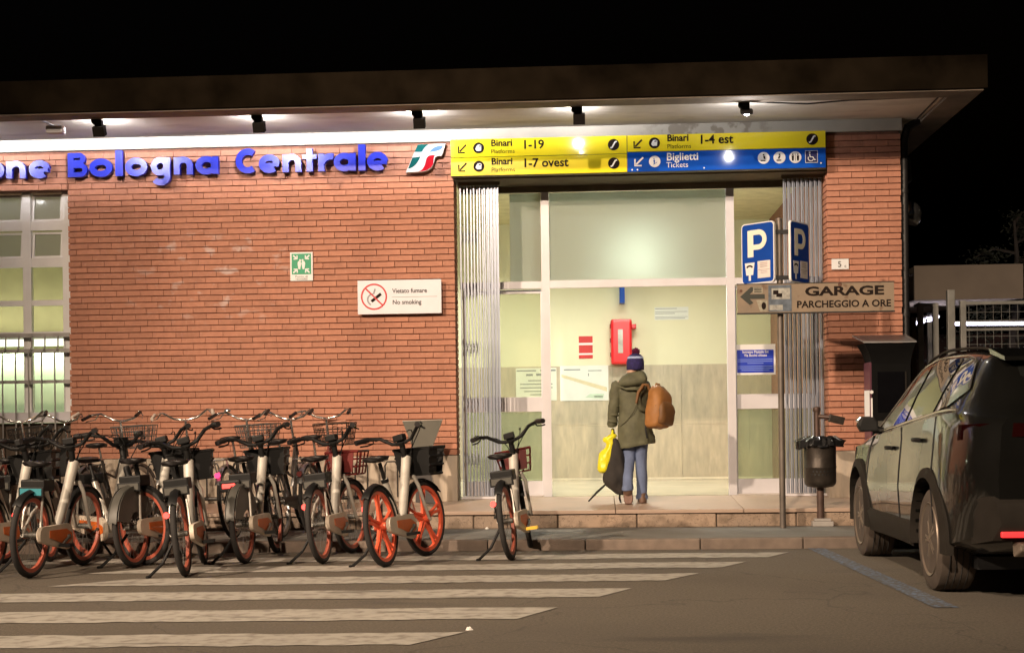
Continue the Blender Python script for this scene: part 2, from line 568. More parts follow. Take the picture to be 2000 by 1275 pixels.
w = MB(); w.box(LEFT[0] + .012, LEFT[1] - .012, 0.020, 0.34, 0.32, ZT)
wall_l = bpart(w, "brick_wall", m_mortar)
w = MB(); w.box(-9.2, LEFT[0] + .011, 0.020, 0.34, 3.725, ZT)
wall_lin = bpart(w, "brick_wall", m_mortar)
w = MB(); w.box(RIGHT[0] + .012, RIGHT[1] - .012, 0.020, 12.0, 0.32, ZT)
wall_r = bpart(w, "brick_wall", m_mortar)

def brick_mesh(wd, seed):
    rnd = random.Random(seed)
    h = PITCH - 0.0095
    g = wd - 0.0045
    k = MB(); k.box(-g / 2, g / 2, 0.0, 0.055, -h / 2, h / 2)
    k.v = [(p[0] + rnd.uniform(-.0012, .0012), p[1] + (rnd.uniform(-.0015, .0015) if p[1] < .01 else 0), p[2] + rnd.uniform(-.0012, .0012)) for p in k.v]
    return k
variants = []
for sd in range(6):
    bm_ = brick_mesh(BLEN, sd)
    variants.append(bm_.build("brick", m_brick, bevel=0.003, mesh_only=True))
whole = [(b, wall_r) for b in bricks_r if abs(b[2] - BLEN) < 1e-3 and 0.95 < b[1] < 3.70]
cand = [(b, wall_l) for b in bricks_l if abs(b[2] - BLEN) < 1e-3 and 1.15 < b[1] < 3.72 and not (-2.62 < b[0] < -1.55 and 2.27 < b[1] < 2.72)]
cand.sort(key=lambda q: -q[0][0])
picked = (whole + cand)[:300]
pickset = {(round(b[0], 3), round(b[1], 3)) for b, _ in picked}
for i, (b, wl) in enumerate(picked):
    o = link("brick", variants[i % 6], None, wl)
    o.location = (b[0] - SB[0], random.uniform(-.002, .002) - SB[1], b[1] - SB[2])
rest = MB()
rb = random.Random(3)
for b in bricks_l + bricks_lin + bricks_r:
    if (round(b[0], 3), round(b[1], 3)) in pickset: continue
    g, h = b[2] - .0045, PITCH - .0095
    y0 = rb.uniform(-.0025, .002)
    rest.box(b[0] - g / 2, b[0] + g / 2, y0, 0.055, b[1] - h / 2 + rb.uniform(-.001, .001), b[1] + h / 2)
# jamb returns: brick ends showing inside the openings
for xj in (LEFT[1], RIGHT[0]):
    n = int(round((ZT - ZB) / PITCH))
    for r in range(n):
        z = ZB + (r + .5) * PITCH
        if z > 3.72: continue
        sgn = 1 if xj < 0 else -1
        xa, xb = sorted((xj - sgn * .03, xj - sgn * .0015))
        rest.box(xa, xb, 0.058, 0.176, z - .026, z + .026)
        rest.box(xa, xb, 0.184, 0.330, z - .026, z + .026)
bpart(rest, "brickwork", m_brick, kind="stuff")

# stone plinth slabs
m_plinth = mat("travertine_plinth", (0.46, 0.40, 0.33), 0.6, var=0.16, scale=5, bump=0.2, bscale=40, rand=0.06, stretch=(2.2, 2.2, 0.5), tint=(1, .97, .92))
def streaks(nt, base):
    d = pos_noise(nt, 9, 5.0, (1.6, 1, 0.22))
    return mixc(nt, ramp(nt, d.outputs["Fac"], 0.52, 0.72, 0.0, 0.55), base, (0.22, 0.175, 0.12))
overlay(m_plinth, streaks)
for (x0, x1, n) in ((-5.705, -1.49, 5), (2.425, 3.21, 1), (-9.2, -5.71, 4)):
    for i in range(n):
        a, b = x0 + (x1 - x0) * i / n, x0 + (x1 - x0) * (i + 1) / n
        k = MB(); k.box(a + .002, b - .002, -0.016 + random.uniform(-.002, .002), 0.33, 0.30, 0.80)
        bpart(k, "plinth_slab", m_plinth, bevel=0.004)
# plaster band on top of the brickwork
m_band = mat("cream_plaster", (0.43, 0.405, 0.355), 0.8, var=0.10, scale=3, bump=0.2, bscale=40)
def peel(nt, base):
    n = pos_noise(nt, 7, 6.0)
    g = nt.nodes.new("ShaderNodeNewGeometry"); sx = nt.nodes.new("ShaderNodeSeparateXYZ"); nt.links.new(g.outputs["Position"], sx.inputs[0])
    k = mul(nt, ramp(nt, sx.outputs["X"], 0.45, 0.8), ramp(nt, sx.outputs["X"], 2.1, 1.6))
    return mixc(nt, mul(nt, k, ramp(nt, n.outputs["Fac"], 0.48, 0.56, 0.0, 0.8)), base, (0.22, 0.19, 0.15))
overlay(m_band, peel)
k = MB(); k.box(-9.2, 3.215, -0.022, 0.34, 4.1415, 4.268)
bpart(k, "plaster_band", m_band)

# roof: soffit, dropped edge beam, fascia
m_soffit = mat("soffit_plaster", (0.70, 0.66, 0.60), 0.85, var=0.16, scale=1.3, bump=0.2, bscale=30)
def soffit_layer(nt, base):
    n = pos_noise(nt, 2.2, 6.0, (0.6, 2.0, 1))
    c = mixc(nt, ramp(nt, n.outputs["Fac"], 0.52, 0.74, 0.0, 0.5), base, (0.26, 0.21, 0.16))
    return c
overlay(m_soffit, soffit_layer)
m_fascia = mat("dark_fascia", (0.0095, 0.007, 0.0045), 0.9, spec=0.0, var=0.5, scale=2.5, bump=0.15, bscale=30)
k = MB(); k.box(-9.2, 3.42, -1.085, 12.0, 4.2695, 4.34)
bpart(k, "soffit", m_soffit)
k = MB(); k.box(-9.2, 3.70, -1.36, -1.088, 4.235, 4.33); k.box(3.423, 3.70, -1.087, 12.0, 4.235, 4.33)
bpart(k, "edge_beam", mat("edge_beam_paint", (0.20, 0.165, 0.13), 0.8, var=0.25, scale=4))
k = MB(); k.box(-9.2, 3.73, -1.39, -1.363, 4.25, 4.565); k.box(3.703, 3.73, -1.36, 12.0, 4.25, 4.565)
bpart(k, "fascia", m_fascia)
k = MB(); k.box(-9.2, 3.70, -1.36, 12.0, 4.345, 4.54)
bpart(k, "roof_slab", m_fascia)
# black rainwater pipe at the corner
m_black = mat("black_paint", (0.012, 0.012, 0.013), 0.5, var=0.2)
k = MB(); k.tube([(3.42, 0.10, 4.26), (3.30, 0.10, 4.20), (3.255, 0.08, 4.05), (3.25, 0.08, 0.3)], 0.042, 12)
for z in (0.9, 2.2, 3.5): k.tube([(3.25, .08, z), (3.25, .08, z + .04)], 0.052, 12)
bpart(k, "downpipe", m_black, smooth=40)

# ---- entrance recess: lintel, door screen, panes
m_alu = mat("white_aluminium", (0.68, 0.67, 0.71), 0.38, metal=0.1, var=0.05, scale=4)
m_lintel = mat("dark_lintel", (0.15, 0.12, 0.075), 0.8, var=0.2)
k = MB(); k.box(LEFT[1] - .01, RIGHT[0] + .01, 0.0, 0.62, 3.735, ZT)
bpart(k, "lintel", m_lintel)
YD = 0.55
FL = 0.325
def frame_bars(bars, y0=YD - 0.03, y1=YD + 0.03):
    m = MB()
    for b in bars: m.box(b[0], b[1], y0, y1, b[2], b[3])
    return m
SC = frame_bars([(-1.49, 2.425, 3.668, 3.732)])
screen = bpart(SC, "door_screen", m_lintel)
for a_, b_ in ((-0.592, -0.503), (1.427, 1.516)):
    k = frame_bars([(a_, b_, FL, 3.665)]); bpart(k, "door_post", m_alu, screen)
k = frame_bars([(-0.5025, 1.4265, 2.612, 2.695)], YD - .028, YD + .028); bpart(k, "transom", m_alu, screen)
k = frame_bars([(-1.49, -0.5925, 2.612, 2.69)], YD - .028, YD + .028); bpart(k, "transom", m_alu, screen)
k = frame_bars([(1.5165, 2.425, 2.612, 2.69)], YD - .028, YD + .028); bpart(k, "transom", m_alu, screen)
m_clear = glass("clear_glass", (0.97, 0.97, 0.95), 0.12)
m_dirty = glass("smeared_glass", (0.90, 0.94, 0.86), 0.14, 0.06, 0.30, (0.36, 0.42, 0.30))
m_leafglass = glass("leaf_glass", (0.92, 0.93, 0.86), 0.14, 0.03, 0.10, (0.45, 0.45, 0.36))
m_frost = glass("frosted_glass", (0.75, 0.8, 0.76), 0.16, 0.03, 0.97, (0.68, 0.72, 0.65))
def pane(x0, x1, z0, z1, m, y=YD, nm="pane", par=None):
    k = MB(); k.box(x0, x1, y - .004, y + .004, z0, z1)
    return bpart(k, nm, m, par or screen)
pane(-0.500, 1.424, 2.697, 3.66, m_frost)
pane(-0.935, -0.595, 2.692, 3.66, m_frost)
pane(1.519, 2.42, 2.692, 3.66, m_clear)
pane(-1.485, -0.940, 2.692, 3.66, m_clear)
# sliding leaves standing open on both sides
def leaf(x0, x1, side):
    yl = YD + 0.07
    f = frame_bars([(x0, x0 + .035, FL + .012, 2.605), (x1 - .035, x1, FL + .012, 2.605), (x0 + .036, x1 - .036, FL + .012, FL + .17),
                    (x0 + .036, x1 - .036, 1.262, 1.422), (x0 + .036, x1 - .036, 2.565, 2.605)], yl - .022, yl + .022)
    lf = bpart(f, "sliding_leaf", m_alu, screen)
    for z0, z1 in ((FL + .172, 1.260), (1.424, 2.563)):
        pane(x0 + .037, x1 - .037, z0, z1, m_dirty if z1 < 1.3 else m_leafglass, yl, "pane", lf)
leaf(-1.47, -0.575, 0)
leaf(1.50, 2.41, 1)
m_thresh = mat("threshold_stone", (0.55, 0.5, 0.46), 0.4)
for a_, b_ in ((-1.47, -0.6), (1.52, 2.42)):
    k = MB(); k.box(a_, b_, YD - .05, YD + .05, FL - .02, FL + .012); bpart(k, "threshold", m_thresh)

# ---- lobby behind the door
YB = 5.0
m_cream = mat("cream_wall_paint", (0.74, 0.725, 0.52), 0.7, var=0.04, scale=1.5)
m_slab = mat("olive_travertine", (0.46, 0.41, 0.315), 0.35, var=0.14, scale=7, rand=0.05, stretch=(2, 2, 0.5), tint=(1, .99, .95))
def slab_layer(nt, base):
    d = pos_noise(nt, 10, 6.0, (1.5, 1, 0.3))
    return mixc(nt, ramp(nt, d.outputs["Fac"], 0.53, 0.68, 0.0, 0.5), base, (0.60, 0.53, 0.40))
overlay(m_slab, slab_layer)
k = MB(); k.box(-5.3, 3.19, YB, YB + .2, FL - .1, 4.1)
lobby_wall = bpart(k, "lobby_wall", m_cream)
xe = [-4.73, -3.72, -2.71, -1.70, -0.69, 0.242, 1.187, 2.13, 3.18]
for a, b in zip(xe[:-1], xe[1:]):
    for z0, z1 in ((FL + .03, 1.098), (1.101, 1.935)):
        k = MB(); k.box(a + .0015, b - .0015, YB - .02, YB - .001, z0, z1)
        bpart(k, "wall_slab", m_slab, lobby_wall)
k = MB(); k.box(-5.3, 3.19, YB - .03, YB - .001, FL + .001, FL + .029)
bpart(k, "skirting", mat("pale_skirting", (0.72, 0.66, 0.52), 0.4), lobby_wall)
k = MB(); k.box(-5.3, 3.19, 0.60, YB, FL - .15, FL - .002)
bpart(k, "lobby_floor", mat("polished_floor", (0.50, 0.46, 0.34), 0.22, var=0.08, scale=2))
k = MB(); k.box(-5.3, 3.19, 0.63, YB, 3.95, 4.05)
bpart(k, "lobby_ceiling", mat("lobby_ceiling_paint", (0.60, 0.57, 0.36), 0.9))
k = MB(); k.box(-5.35, -5.30, 0.4, YB, FL, 4.0)
bpart(k, "lobby_end_wall", m_cream)
# lobby lamps
m_lampcase = mat('lamp_case_paint', (0.5, 0.47, 0.28), 0.7)
m_lampglow = emis("lobby_lamp_glow", (1.0, 0.975, 0.86), 3.0)
for i, (lx, ly) in enumerate(((-2.25, 3.4), (0.5, 3.0), (2.87, 3.4))):
    t = thing("ceiling_lamp", ["ceiling lamp over the lobby behind the left door leaf", "ceiling lamp over the lobby behind the open doorway", "ceiling lamp over the lobby behind the right door leaf"][i], "ceiling lamp", (lx, ly, 3.95), 0, "lobby ceiling lamps")
    hw = .62 if i == 1 else .28
    k = MB(); k.box(-hw, hw, -.09, .09, -.07, -.001); k.box(-hw, hw, -.11, -.091, -.15, -.001); k.box(-hw, hw, .091, .11, -.15, -.001); k.build("housing", m_lampcase, t)
    k = MB(); k.box(.02 - hw, hw - .02, -.075, .075, -.078, -.071); k.build("diffuser", m_lampglow, t)
    ld = bpy.data.lights.new("lobby_light", 'AREA'); ld.shape = 'RECTANGLE'; ld.size, ld.size_y = 2 * hw - .04, 0.15
    ld.energy = 128.0; ld.color = (1.0, 0.975, 0.86)
    lo = bpy.data.objects.new("lobby_light", ld); COL.objects.link(lo)
    lo.parent = t; lo.location = (0, 0, -.09)
# lamp added close behind the frosted pane to give it a glow
t = thing("pane_glow_lamp", "lamp added behind the frosted pane over the doorway to make it glow", "lamp", (0.47, 0.98, 3.95), 0)
k = MB(); k.tube([(0, 0, 0), (0, 0, -.72)], 0.008, 8); k.build("cord", m_black, t)
k = MB(); k.lathe([(0.03, -.72), (0.10, -.80), (0.12, -.86), (0.09, -.87)], 20); k.build("lamp_shade", m_alu, t, smooth=40)
k = MB(); k.lathe([(0.02, -.93), (0.05, -.91), (0.06, -.885), (0.03, -.872)], 16); k.build("bulb", emis("bulb_glow", (0.95, 1.0, 0.9), 6.0), t, smooth=40)
ld = bpy.data.lights.new("pane_glow_light", 'POINT'); ld.energy = 150.0; ld.color = (0.93, 1.0, 0.88); ld.shadow_soft_size = 0.12
lo = bpy.data.objects.new("pane_glow_light", ld); COL.objects.link(lo); lo.parent = t; lo.location = (0, -.03, -.98)

# ---- window bay at the left
k = MB(); k.box(-9.2, -5.72, 0.06, 0.30, 0.80, 1.20)
bpart(k, "window_apron", mat("dark_apron", (0.10, 0.075, 0.055), 0.8, var=0.3))
k = MB(); k.box(-9.2, -5.705, -0.02, 0.20, 1.205, 1.235); k.box(-9.2, -5.705, 0.01, 0.20, 1.236, 1.318)
sill = bpart(k, "window_sill", m_alu)
YW = 0.15
cols = [-5.765, -6.21, -6.66, -7.11, -7.56, -8.01, -8.46, -8.91]
rows = [1.32, 2.17, 2.515, 2.953, 3.355, 3.70]
f = MB()
for i, c in enumerate(cols): f.box(c - .046, c + .046 if i else -5.702, YW - .03, YW + .03, 1.321, 3.72)
m_walu = mat("white_window_paint", (0.84, 0.84, 0.85), 0.4, var=0.04)
window = bpart(f, "window_frame", m_walu)
m_winfrost = glass("window_frosted", (0.6, 0.62, 0.55), 0.25, 0.08, 0.88, (0.74, 0.74, 0.66))
for a, b in zip(cols[:-1], cols[1:]):
    x0, x1 = b + .047, a - .047
    for z in rows[1:-1]:
        k = MB(); hh = .048 if z > 2.6 else .03
        k.box(x0, x1, YW - .026, YW + .026, z - hh, z + hh); bpart(k, "window_bar", m_walu, window)
    for j in range(5):
        lo_ = rows[j] + (.05 if j > 2 else .032); hi_ = rows[j + 1] - (.05 if j > 1 else .032)
        if j == 4: hi_ = 3.715
        if j < 3:
            pane(x0, x1, lo_, hi_, m_clear, YW, "pane", window)
        else:
            # bottom-hung hopper sashes tilted inwards at the top
            M = Matrix.Translation((0, YW, lo_)) @ Matrix.Rotation(-math.radians(7), 4, 'X')
            k = MB(); h = hi_ - lo_ - .01
            k.box(x0 + .004, x0 + .03, -.015, .015, 0, h, M); k.box(x1 - .03, x1 - .004, -.015, .015, 0, h, M)
            k.box(x0 + .031, x1 - .031, -.014, .014, 0, .026, M); k.box(x0 + .031, x1 - .031, -.014, .014, h - .026, h, M)
            sash = bpart(k, "sash", m_walu, window)
            k = MB(); k.box(x0 + .031, x1 - .031, -.003, .003, .027, h - .027, M)
            bpart(k, "pane", m_winfrost, window)
# grille of bent bars in front of the lower window
m_grille = mat("grey_grille_paint", (0.36, 0.35, 0.34), 0.5, metal=0.3, var=0.2)
g = MB()
for z in (2.155, 1.985, 1.65): g.box(-9.2, -5.705, 0.020, 0.034, z - .022 if z > 1.9 else z - .018, z + .022 if z > 1.9 else z + .018)
grille = bpart(g, "window_grille", m_grille)
x = -5.83
while x > -7.6:
    k = MB(); k.tube([(x, 0.010, 2.15), (x, 0.008, 2.03), (x - .025, -.03, 1.95), (x - .025, -.03, 0.86)], 0.0085, 6)
    bpart(k, "grille_bar", m_grille, grille, smooth=50)
    x -= 0.145
# room behind that window
k = MB(); k.box(-12, -5.4, 2.3, 2.4, 0.3, 4.0)
bpart(k, "office_wall", mat("olive_office_wall", (0.42, 0.40, 0.22), 0.8, var=0.08))
k = MB(); k.box(-12, -5.4, 2.26, 2.297, 0.5, 2.10)
bpart(k, "office_panel", mat("pale_green_panel", (0.62, 0.72, 0.52), 0.6, var=0.06))
k = MB(); k.box(-5.44, -5.40, 0.4, 2.25, 0.3, 4.0)
bpart(k, "office_side_wall", m_cream)
k = MB(); k.box(-12, -5.45, 0.36, 2.25, 3.78, 3.85)
bpart(k, "office_ceiling", mat("office_ceiling_paint", (0.6, 0.57, 0.42), 0.9))
t = thing("strip_lamp", "long bright strip lamp along the office wall behind the window bars", "lamp", (-7.6, 2.18, 2.22))
k = MB(); k.box(-2.1, 2.12, -.06, .07, -.03, .06); k.build("housing", m_alu, t)
k = MB(); k.box(-2.1, 2.12, -.062, .06, -.05, -.031); k.box(-2.1, 2.12, -.068, -.0605, -.05, .03); k.build("diffuser", emis("strip_glow", (0.97, 1.0, 0.85), 1.6), t)
ld = bpy.data.lights.new("office_light", 'AREA'); ld.shape = 'RECTANGLE'; ld.size, ld.size_y = 4.0, 0.1; ld.energy = 55; ld.color = (0.93, 1.0, 0.80)
lo = bpy.data.objects.new("office_light", ld); COL.objects.link(lo); lo.parent = t; lo.location = (0, -.02, -.07); lo.rotation_euler = (math.radians(-12), 0, 0)
ld = bpy.data.lights.new('office_fill_light', 'AREA'); ld.shape = 'RECTANGLE'; ld.size, ld.size_y = 4.0, 0.1; ld.energy = 24; ld.color = (1.0, 0.95, 0.75)  # extra light added to brighten the upper office wall
lo = bpy.data.objects.new('office_fill_light', ld); COL.objects.link(lo); lo.parent = t; lo.location = (0, -.25, .08); lo.rotation_euler = (math.radians(170), 0, 0)

# ---- flood lamps under the eaves
m_floodbody = mat("flood_lamp_metal", (0.012, 0.010, 0.009), 0.7, spec=0.1, var=0.2)
flood_labels = ["flood lamp under the eaves above the word Bologna, nearest the window", "flood lamp under the eaves above the gap before the word Centrale",
                "flood lamp under the eaves left of the flag emblem", "small flood lamp above the joint between the yellow direction panels", "small bright lamp near the right end of the eaves", "flood lamp under the eaves at the far left beyond the window"]
for i, fx in enumerate(FLOOD_X):
    t = thing("flood_lamp", flood_labels[i], "flood lamp", (fx, -1.06, 4.235), 0, "flood lamps under the eaves")
    k = MB(); k.prism([(-.05, 0), (-.045, -.03), (.0, -.075), (.06, -.075), (.06, 0)], -.03, .03); k.build("bracket", m_floodbody, t)
    M = Matrix.Translation((0.03, 0, -.11)) @ Matrix.Rotation(math.radians(24), 4, 'X')
    k = MB(); k.box(-.058, .058, -.055, .04, -.05 if i != 4 else .01, .05, M); k.build("lamp_head", m_floodbody, t, bevel=.006)
    gm = emis("flood_glow", (1.0, 0.97, 0.98), 60.0 if FLOOD_W[i] > 10 else 40.0)
    if i == 4:
        k = MB(); k.lathe([(.008, -.205), (.024, -.195), (.030, -.178), (.022, -.162), (.01, -.158)], 16, Matrix.Translation((.03, -.03, .075))); k.build('bulb', emis('eave_bulb_glow', (1.0, 0.98, 0.98), 45.0), t, smooth=60)
        ld = bpy.data.lights.new('eave_light', 'POINT'); ld.energy = FLOOD_W[i]; ld.color = (1.0, 0.96, 0.95); ld.shadow_soft_size = .035
        lo = bpy.data.objects.new('eave_light', ld); COL.objects.link(lo); lo.parent = t; lo.location = (.03, -.01, -.175)
        continue
    k = MB(); k.tube([M @ Vector((0, .040, 0)), M @ Vector((0, .046, 0))], .018 if i == 3 else .042, 20); k.build("lens", gm, t)
    ld = bpy.data.lights.new("flood_light", 'AREA'); ld.shape = 'DISK'; ld.size = 0.035 if i == 3 else 0.09
    ld.energy = FLOOD_W[i]; ld.color = (1.0, 0.95, 0.94)
    lo = bpy.data.objects.new("flood_light", ld); COL.objects.link(lo); lo.parent = t
    lo.rotation_euler = (M.to_3x3() @ Vector((0, 1, 0))).to_track_quat('-Z', 'Y').to_euler()
t = thing("emergency_lamp", "small white lamp hanging under the soffit at the left end", "lamp", (-5.43, -1.0, 4.268))
k = MB(); k.tube([(-.16, -.02, -.002), (-.02, 0, -.075)], 0.012, 8); k.build("bracket", m_alu, t, smooth=40)
k = MB(); k.box(-.09, .08, -.06, .06, -.15, -.075); k.build("lamp_head", m_alu, t, bevel=.015)
t = thing("soffit_cable", "thin dark cable sagging along the soffit at the right end", "cable", (1.5, -1.0, 4.25))
k = MB(); k.tube([(0.05, .0, 0.01), (0.6, .02, -.02), (1.0, 0, .0), (1.5, -.02, .005), (1.86, -.03, .008), (1.87, .5, .01), (1.88, 1.0, 0.012)], 0.008, 6); k.build("cable_run", m_black, t, smooth=60)
# ================================================================== SIGNS
m_blueletter = mat("blue_letter_enamel", (0.008, 0.022, 0.50), 0.38, var=0.05, spec=0.7)
m_white = mat("white_print", (0.80, 0.80, 0.80), 0.45, var=0.03)
m_blackp = mat("black_print", (0.02, 0.014, 0.012), 0.85, spec=0.1, var=0.1)
ZL, XH = 3.842, 0.187           # baseline and x-height of the big letters
N = [-6.594, -6.359, -6.341, -6.123, -6.089, -5.86, -5.66, -5.446, -5.424, -5.171, -5.137, -5.058, -5.03, -4.789, -4.75, -4.538, -4.499, -4.292,
     -4.264, -4.014, -3.819, -3.597, -3.575, -3.348, -3.32, -3.115, -3.104, -2.95, -2.933, -2.779, -2.768, -2.531, -2.503, -2.426, -2.41, -2.185]
sign = thing("station_name_sign", "raised blue letters on the brick reading one Bologna Centrale", "sign", (-4.3, -0.08, ZL))
S0 = (-4.3, -0.08, ZL)
YF, YK = -0.092, -0.040
def letter(ch, x0, x1):
    k = MB()
    W = 0.066
    z0, xh = ZL, XH
    cx, h = (x0 + x1) / 2, W / 2
    st = [0]
    def rb(pts, w=W, closed=False):
        k.ribbon(pts, w, YF - .0012 * st[0], YK, closed); st[0] += 1
    def bowl(a, b, zc=None):
        rx, rz = (b - a) / 2 - h, xh / 2 + .006 - h
        c = (a + b) / 2
        n = 26
        rb([(c + rx * math.cos(2 * math.pi * i / n), z0 + xh / 2 + rz * math.sin(2 * math.pi * i / n)) for i in range(n)], W, True)
    if ch == 'o': bowl(x0, x1)
    elif ch == 'l': rb([(cx, z0), (cx, z0 + .275)], x1 - x0)
    elif ch == 'B':
        rb([(x0 + h, z0), (x0 + h, z0 + .258)])
        for za, zb, xx in ((z0 + .128, z0 + .258, x1 - .022), (z0, z0 + .148, x1)):
            w = .052; r = (zb - za) / 2 - w / 2; zm = (za + zb) / 2
            rb([(x0 + .03, zb - w / 2), (xx - r - w / 2, zb - w / 2)] + arc(xx - r - w / 2, zm, r, 80, -80, 10) + [(xx - r - w / 2, za + w / 2), (x0 + .03, za + w / 2)], w)
    elif ch == 'C':
        r = .258 / 2 - h + .004
        rb(arc(x0 + h + r * .93, z0 + .129, r, 55, 305, 22))
    elif ch == 'e':
        rx, rz = (x1 - x0) / 2 - h, xh / 2 + .006 - h
        rb(arc(cx, z0 + xh / 2, rx, 0, 312, 24, rz))
        rb([(x0 + h, z0 + xh / 2 - .012), (x1 - .012, z0 + xh / 2 - .012)], .040)
    elif ch == 'n':
        rb([(x0 + h, z0), (x0 + h, z0 + xh)])
        r = (x1 - x0) / 2 - h
        rb(arc(cx, z0 + xh - r - h + .006, r, 175, 0, 12) + [(x1 - h, z0)])
    elif ch == 'r':
        rb([(x0 + h, z0), (x0 + h, z0 + xh)])
        r = (x1 - x0) - h - .01
        rb(arc(x0 + h + r * .95, z0 + xh - r - h + .004, r, 160, 78, 8))
    elif ch == 't':
        c = (x0 + x1) / 2
        rb([(c, z0), (c, z0 + .245)])
        rb([(x0, z0 + xh - .028), (x1, z0 + xh - .028)], .048)
    elif ch == 'a':
        bowl(x0, x1 - .01)
        rb([(x1 - h, z0), (x1 - h, z0 + xh)])
    elif ch == 'g':
        bowl(x0, x1 - .01)
        r = (x1 - x0) / 2 - h
        rb([(x1 - h, z0 + xh), (x1 - h, z0 - .02)] + arc(cx, z0 - .02, r, 0, -150, 12, .058))
    o = k.build("letter", m_blueletter, sign, shift=S0)
for i, ch in enumerate("oneBolognaCentrale"):
    letter(ch, N[2 * i], N[2 * i + 1])

# flag-shaped railway emblem
L0 = (-1.77, -0.05, 3.95)
logo = thing("flag_emblem", "wavy green white and red flag emblem beside the word Centrale", "emblem", L0)
def bez(p0, p1, p2, p3, n=10):
    return [tuple((1 - t) ** 3 * a + 3 * (1 - t) ** 2 * t * b + 3 * (1 - t) * t * t * c + t ** 3 * d for a, b, c, d in zip(p0, p1, p2, p3)) for t in [i / n for i in range(n + 1)]]
def emb(pts): return [(-1.998 + (q[0] - 210) / 1753 * 0.594, 4.17 - q[1] / 1275 * 0.432) for q in pts]
outline = [(215, 1060), (600, 200), (1480, 185)] + bez((1480, 185), (1420, 330), (1400, 480), (1330, 570), 6)[1:] + bez((1330, 570), (1230, 560), (1140, 560), (1110, 700), 6)[1:] + bez((1110, 700), (1110, 900), (960, 1060), (620, 1060), 8)[1:]
k = MB(); k.prism(list(reversed(emb(outline))), -0.085, -0.03); k.build("plate", mat("emblem_white", (0.62, 0.62, 0.62), 0.9, spec=0.05, var=0.02), logo, shift=L0)
m_green = mat("emblem_green", (0.006, 0.085, 0.085), 0.9, spec=0.05, var=0.03); m_red = mat("emblem_red", (0.40, 0.010, 0.02), 0.9, spec=0.05, var=0.03); m_sky = mat("emblem_blue", (0.10, 0.20, 0.38), 0.9, spec=0.05, var=0.03)
def flagpart(pts, m):
    k = MB(); k.prism(list(reversed(emb(pts))), -0.088, -0.0852); k.build("colour_field", m, logo, shift=L0)
flagpart([(500, 430), (600, 205), (950, 195)] + bez((950, 195), (850, 260), (780, 340), (740, 430), 6)[1:], m_green)
flagpart([(290, 950), (430, 605), (690, 575)] + bez((690, 575), (600, 760), (500, 920), (290, 950), 8)[1:], m_green)
flagpart([(965, 445)] + bez((965, 445), (1050, 300), (1200, 250), (1400, 245), 6)[1:] + bez((1400, 245), (1370, 380), (1290, 420), (965, 445), 6)[1:-1], m_sky)
flagpart(bez((620, 1050), (820, 980), (830, 780), (870, 640), 6) + bez((870, 640), (920, 540), (1020, 530), (1140, 550), 5)[1:] + bez((1140, 550), (1060, 640), (1120, 760), (1070, 840), 5)[1:] + bez((1070, 840), (980, 1000), (800, 1050), (620, 1050), 5)[1:-1], m_red)

# direction sign over the doorway: three yellow panels and a blue one
D0 = (0.45, -0.06, 3.95)
dsign = thing("direction_sign", "long yellow and blue direction sign over the station doorway", "sign", D0)
m_yellow = mat("yellow_sign_film", (0.92, 0.77, 0.025), 0.12, var=0.03, scale=2, coat=0.6)
m_bluefilm = mat("blue_sign_film", (0.008, 0.085, 0.50), 0.12, var=0.05, scale=2, coat=0.6)
k = MB(); k.box(-1.512, 2.412, -0.11, 0.0, 3.752, 4.139); k.build("sign_case", mat("sign_case_metal", (0.25, 0.22, 0.15), 0.5), dsign, shift=D0)
def panel(x0, x1, z0, z1, m):
    k = MB(); k.box(x0 + .003, x1 - .003, -0.122, -0.1105, z0 + .002, z1 - .002)
    return k.build("panel", m, dsign, shift=D0)
YS = -0.1235
def sdisc(par, x, z, r, m, y=YS):
    k = MB(); k.disc(x, z, r, y - .0015, y, 28); k.build("pictogram", m, par, shift=D0)
def spoly(par, polys, m, y=YS - .002, nm="pictogram"):
    k = MB()
    for p_ in polys: k.prism(p_, y - .0015, y)
    k.build(nm, m, par, shift=D0)
def arrow(par, x, z, s, m):
    w = .016
    k = MB()
    k.ribbon([(x + s, z + s), (x + .012, z + .012)], w * 1.1, YS - .0015, YS)
    k.ribbon([(x, z + s * .82), (x, z + .0), (x + s * .82, z)], w, YS - .0025, YS)
    k.build("arrow", m, par, shift=D0)
def train(par, x, z, dark, light):
    sdisc(par, x, z, .058, dark)
    spoly(par, [[(x - .035, z - .012), (x - .018, z - .032), (x + .026, z - .030), (x + .030, z + .022), (x + .012, z + .034), (x - .012, z + .030), (x - .026, z + .012)]], light)
    spoly(par, [[(x - .004, z + .012), (x + .024, z + .012), (x + .022, z + .022), (x + .004, z + .024)]], dark, YS - .004)
def steps(par, x, z, dark, light):
    sdisc(par, x, z, .060, dark)
    k = MB(); k.ribbon([(x - .034, z - .034), (x - .016, z - .028), (x + .016, z + .028), (x + .034, z + .034)], .016, YS - .0035, YS - .002); k.build("pictogram", light, par, shift=D0)
m_cream2 = mat("cream_print", (0.85, 0.83, 0.7), 0.4, var=0.02)
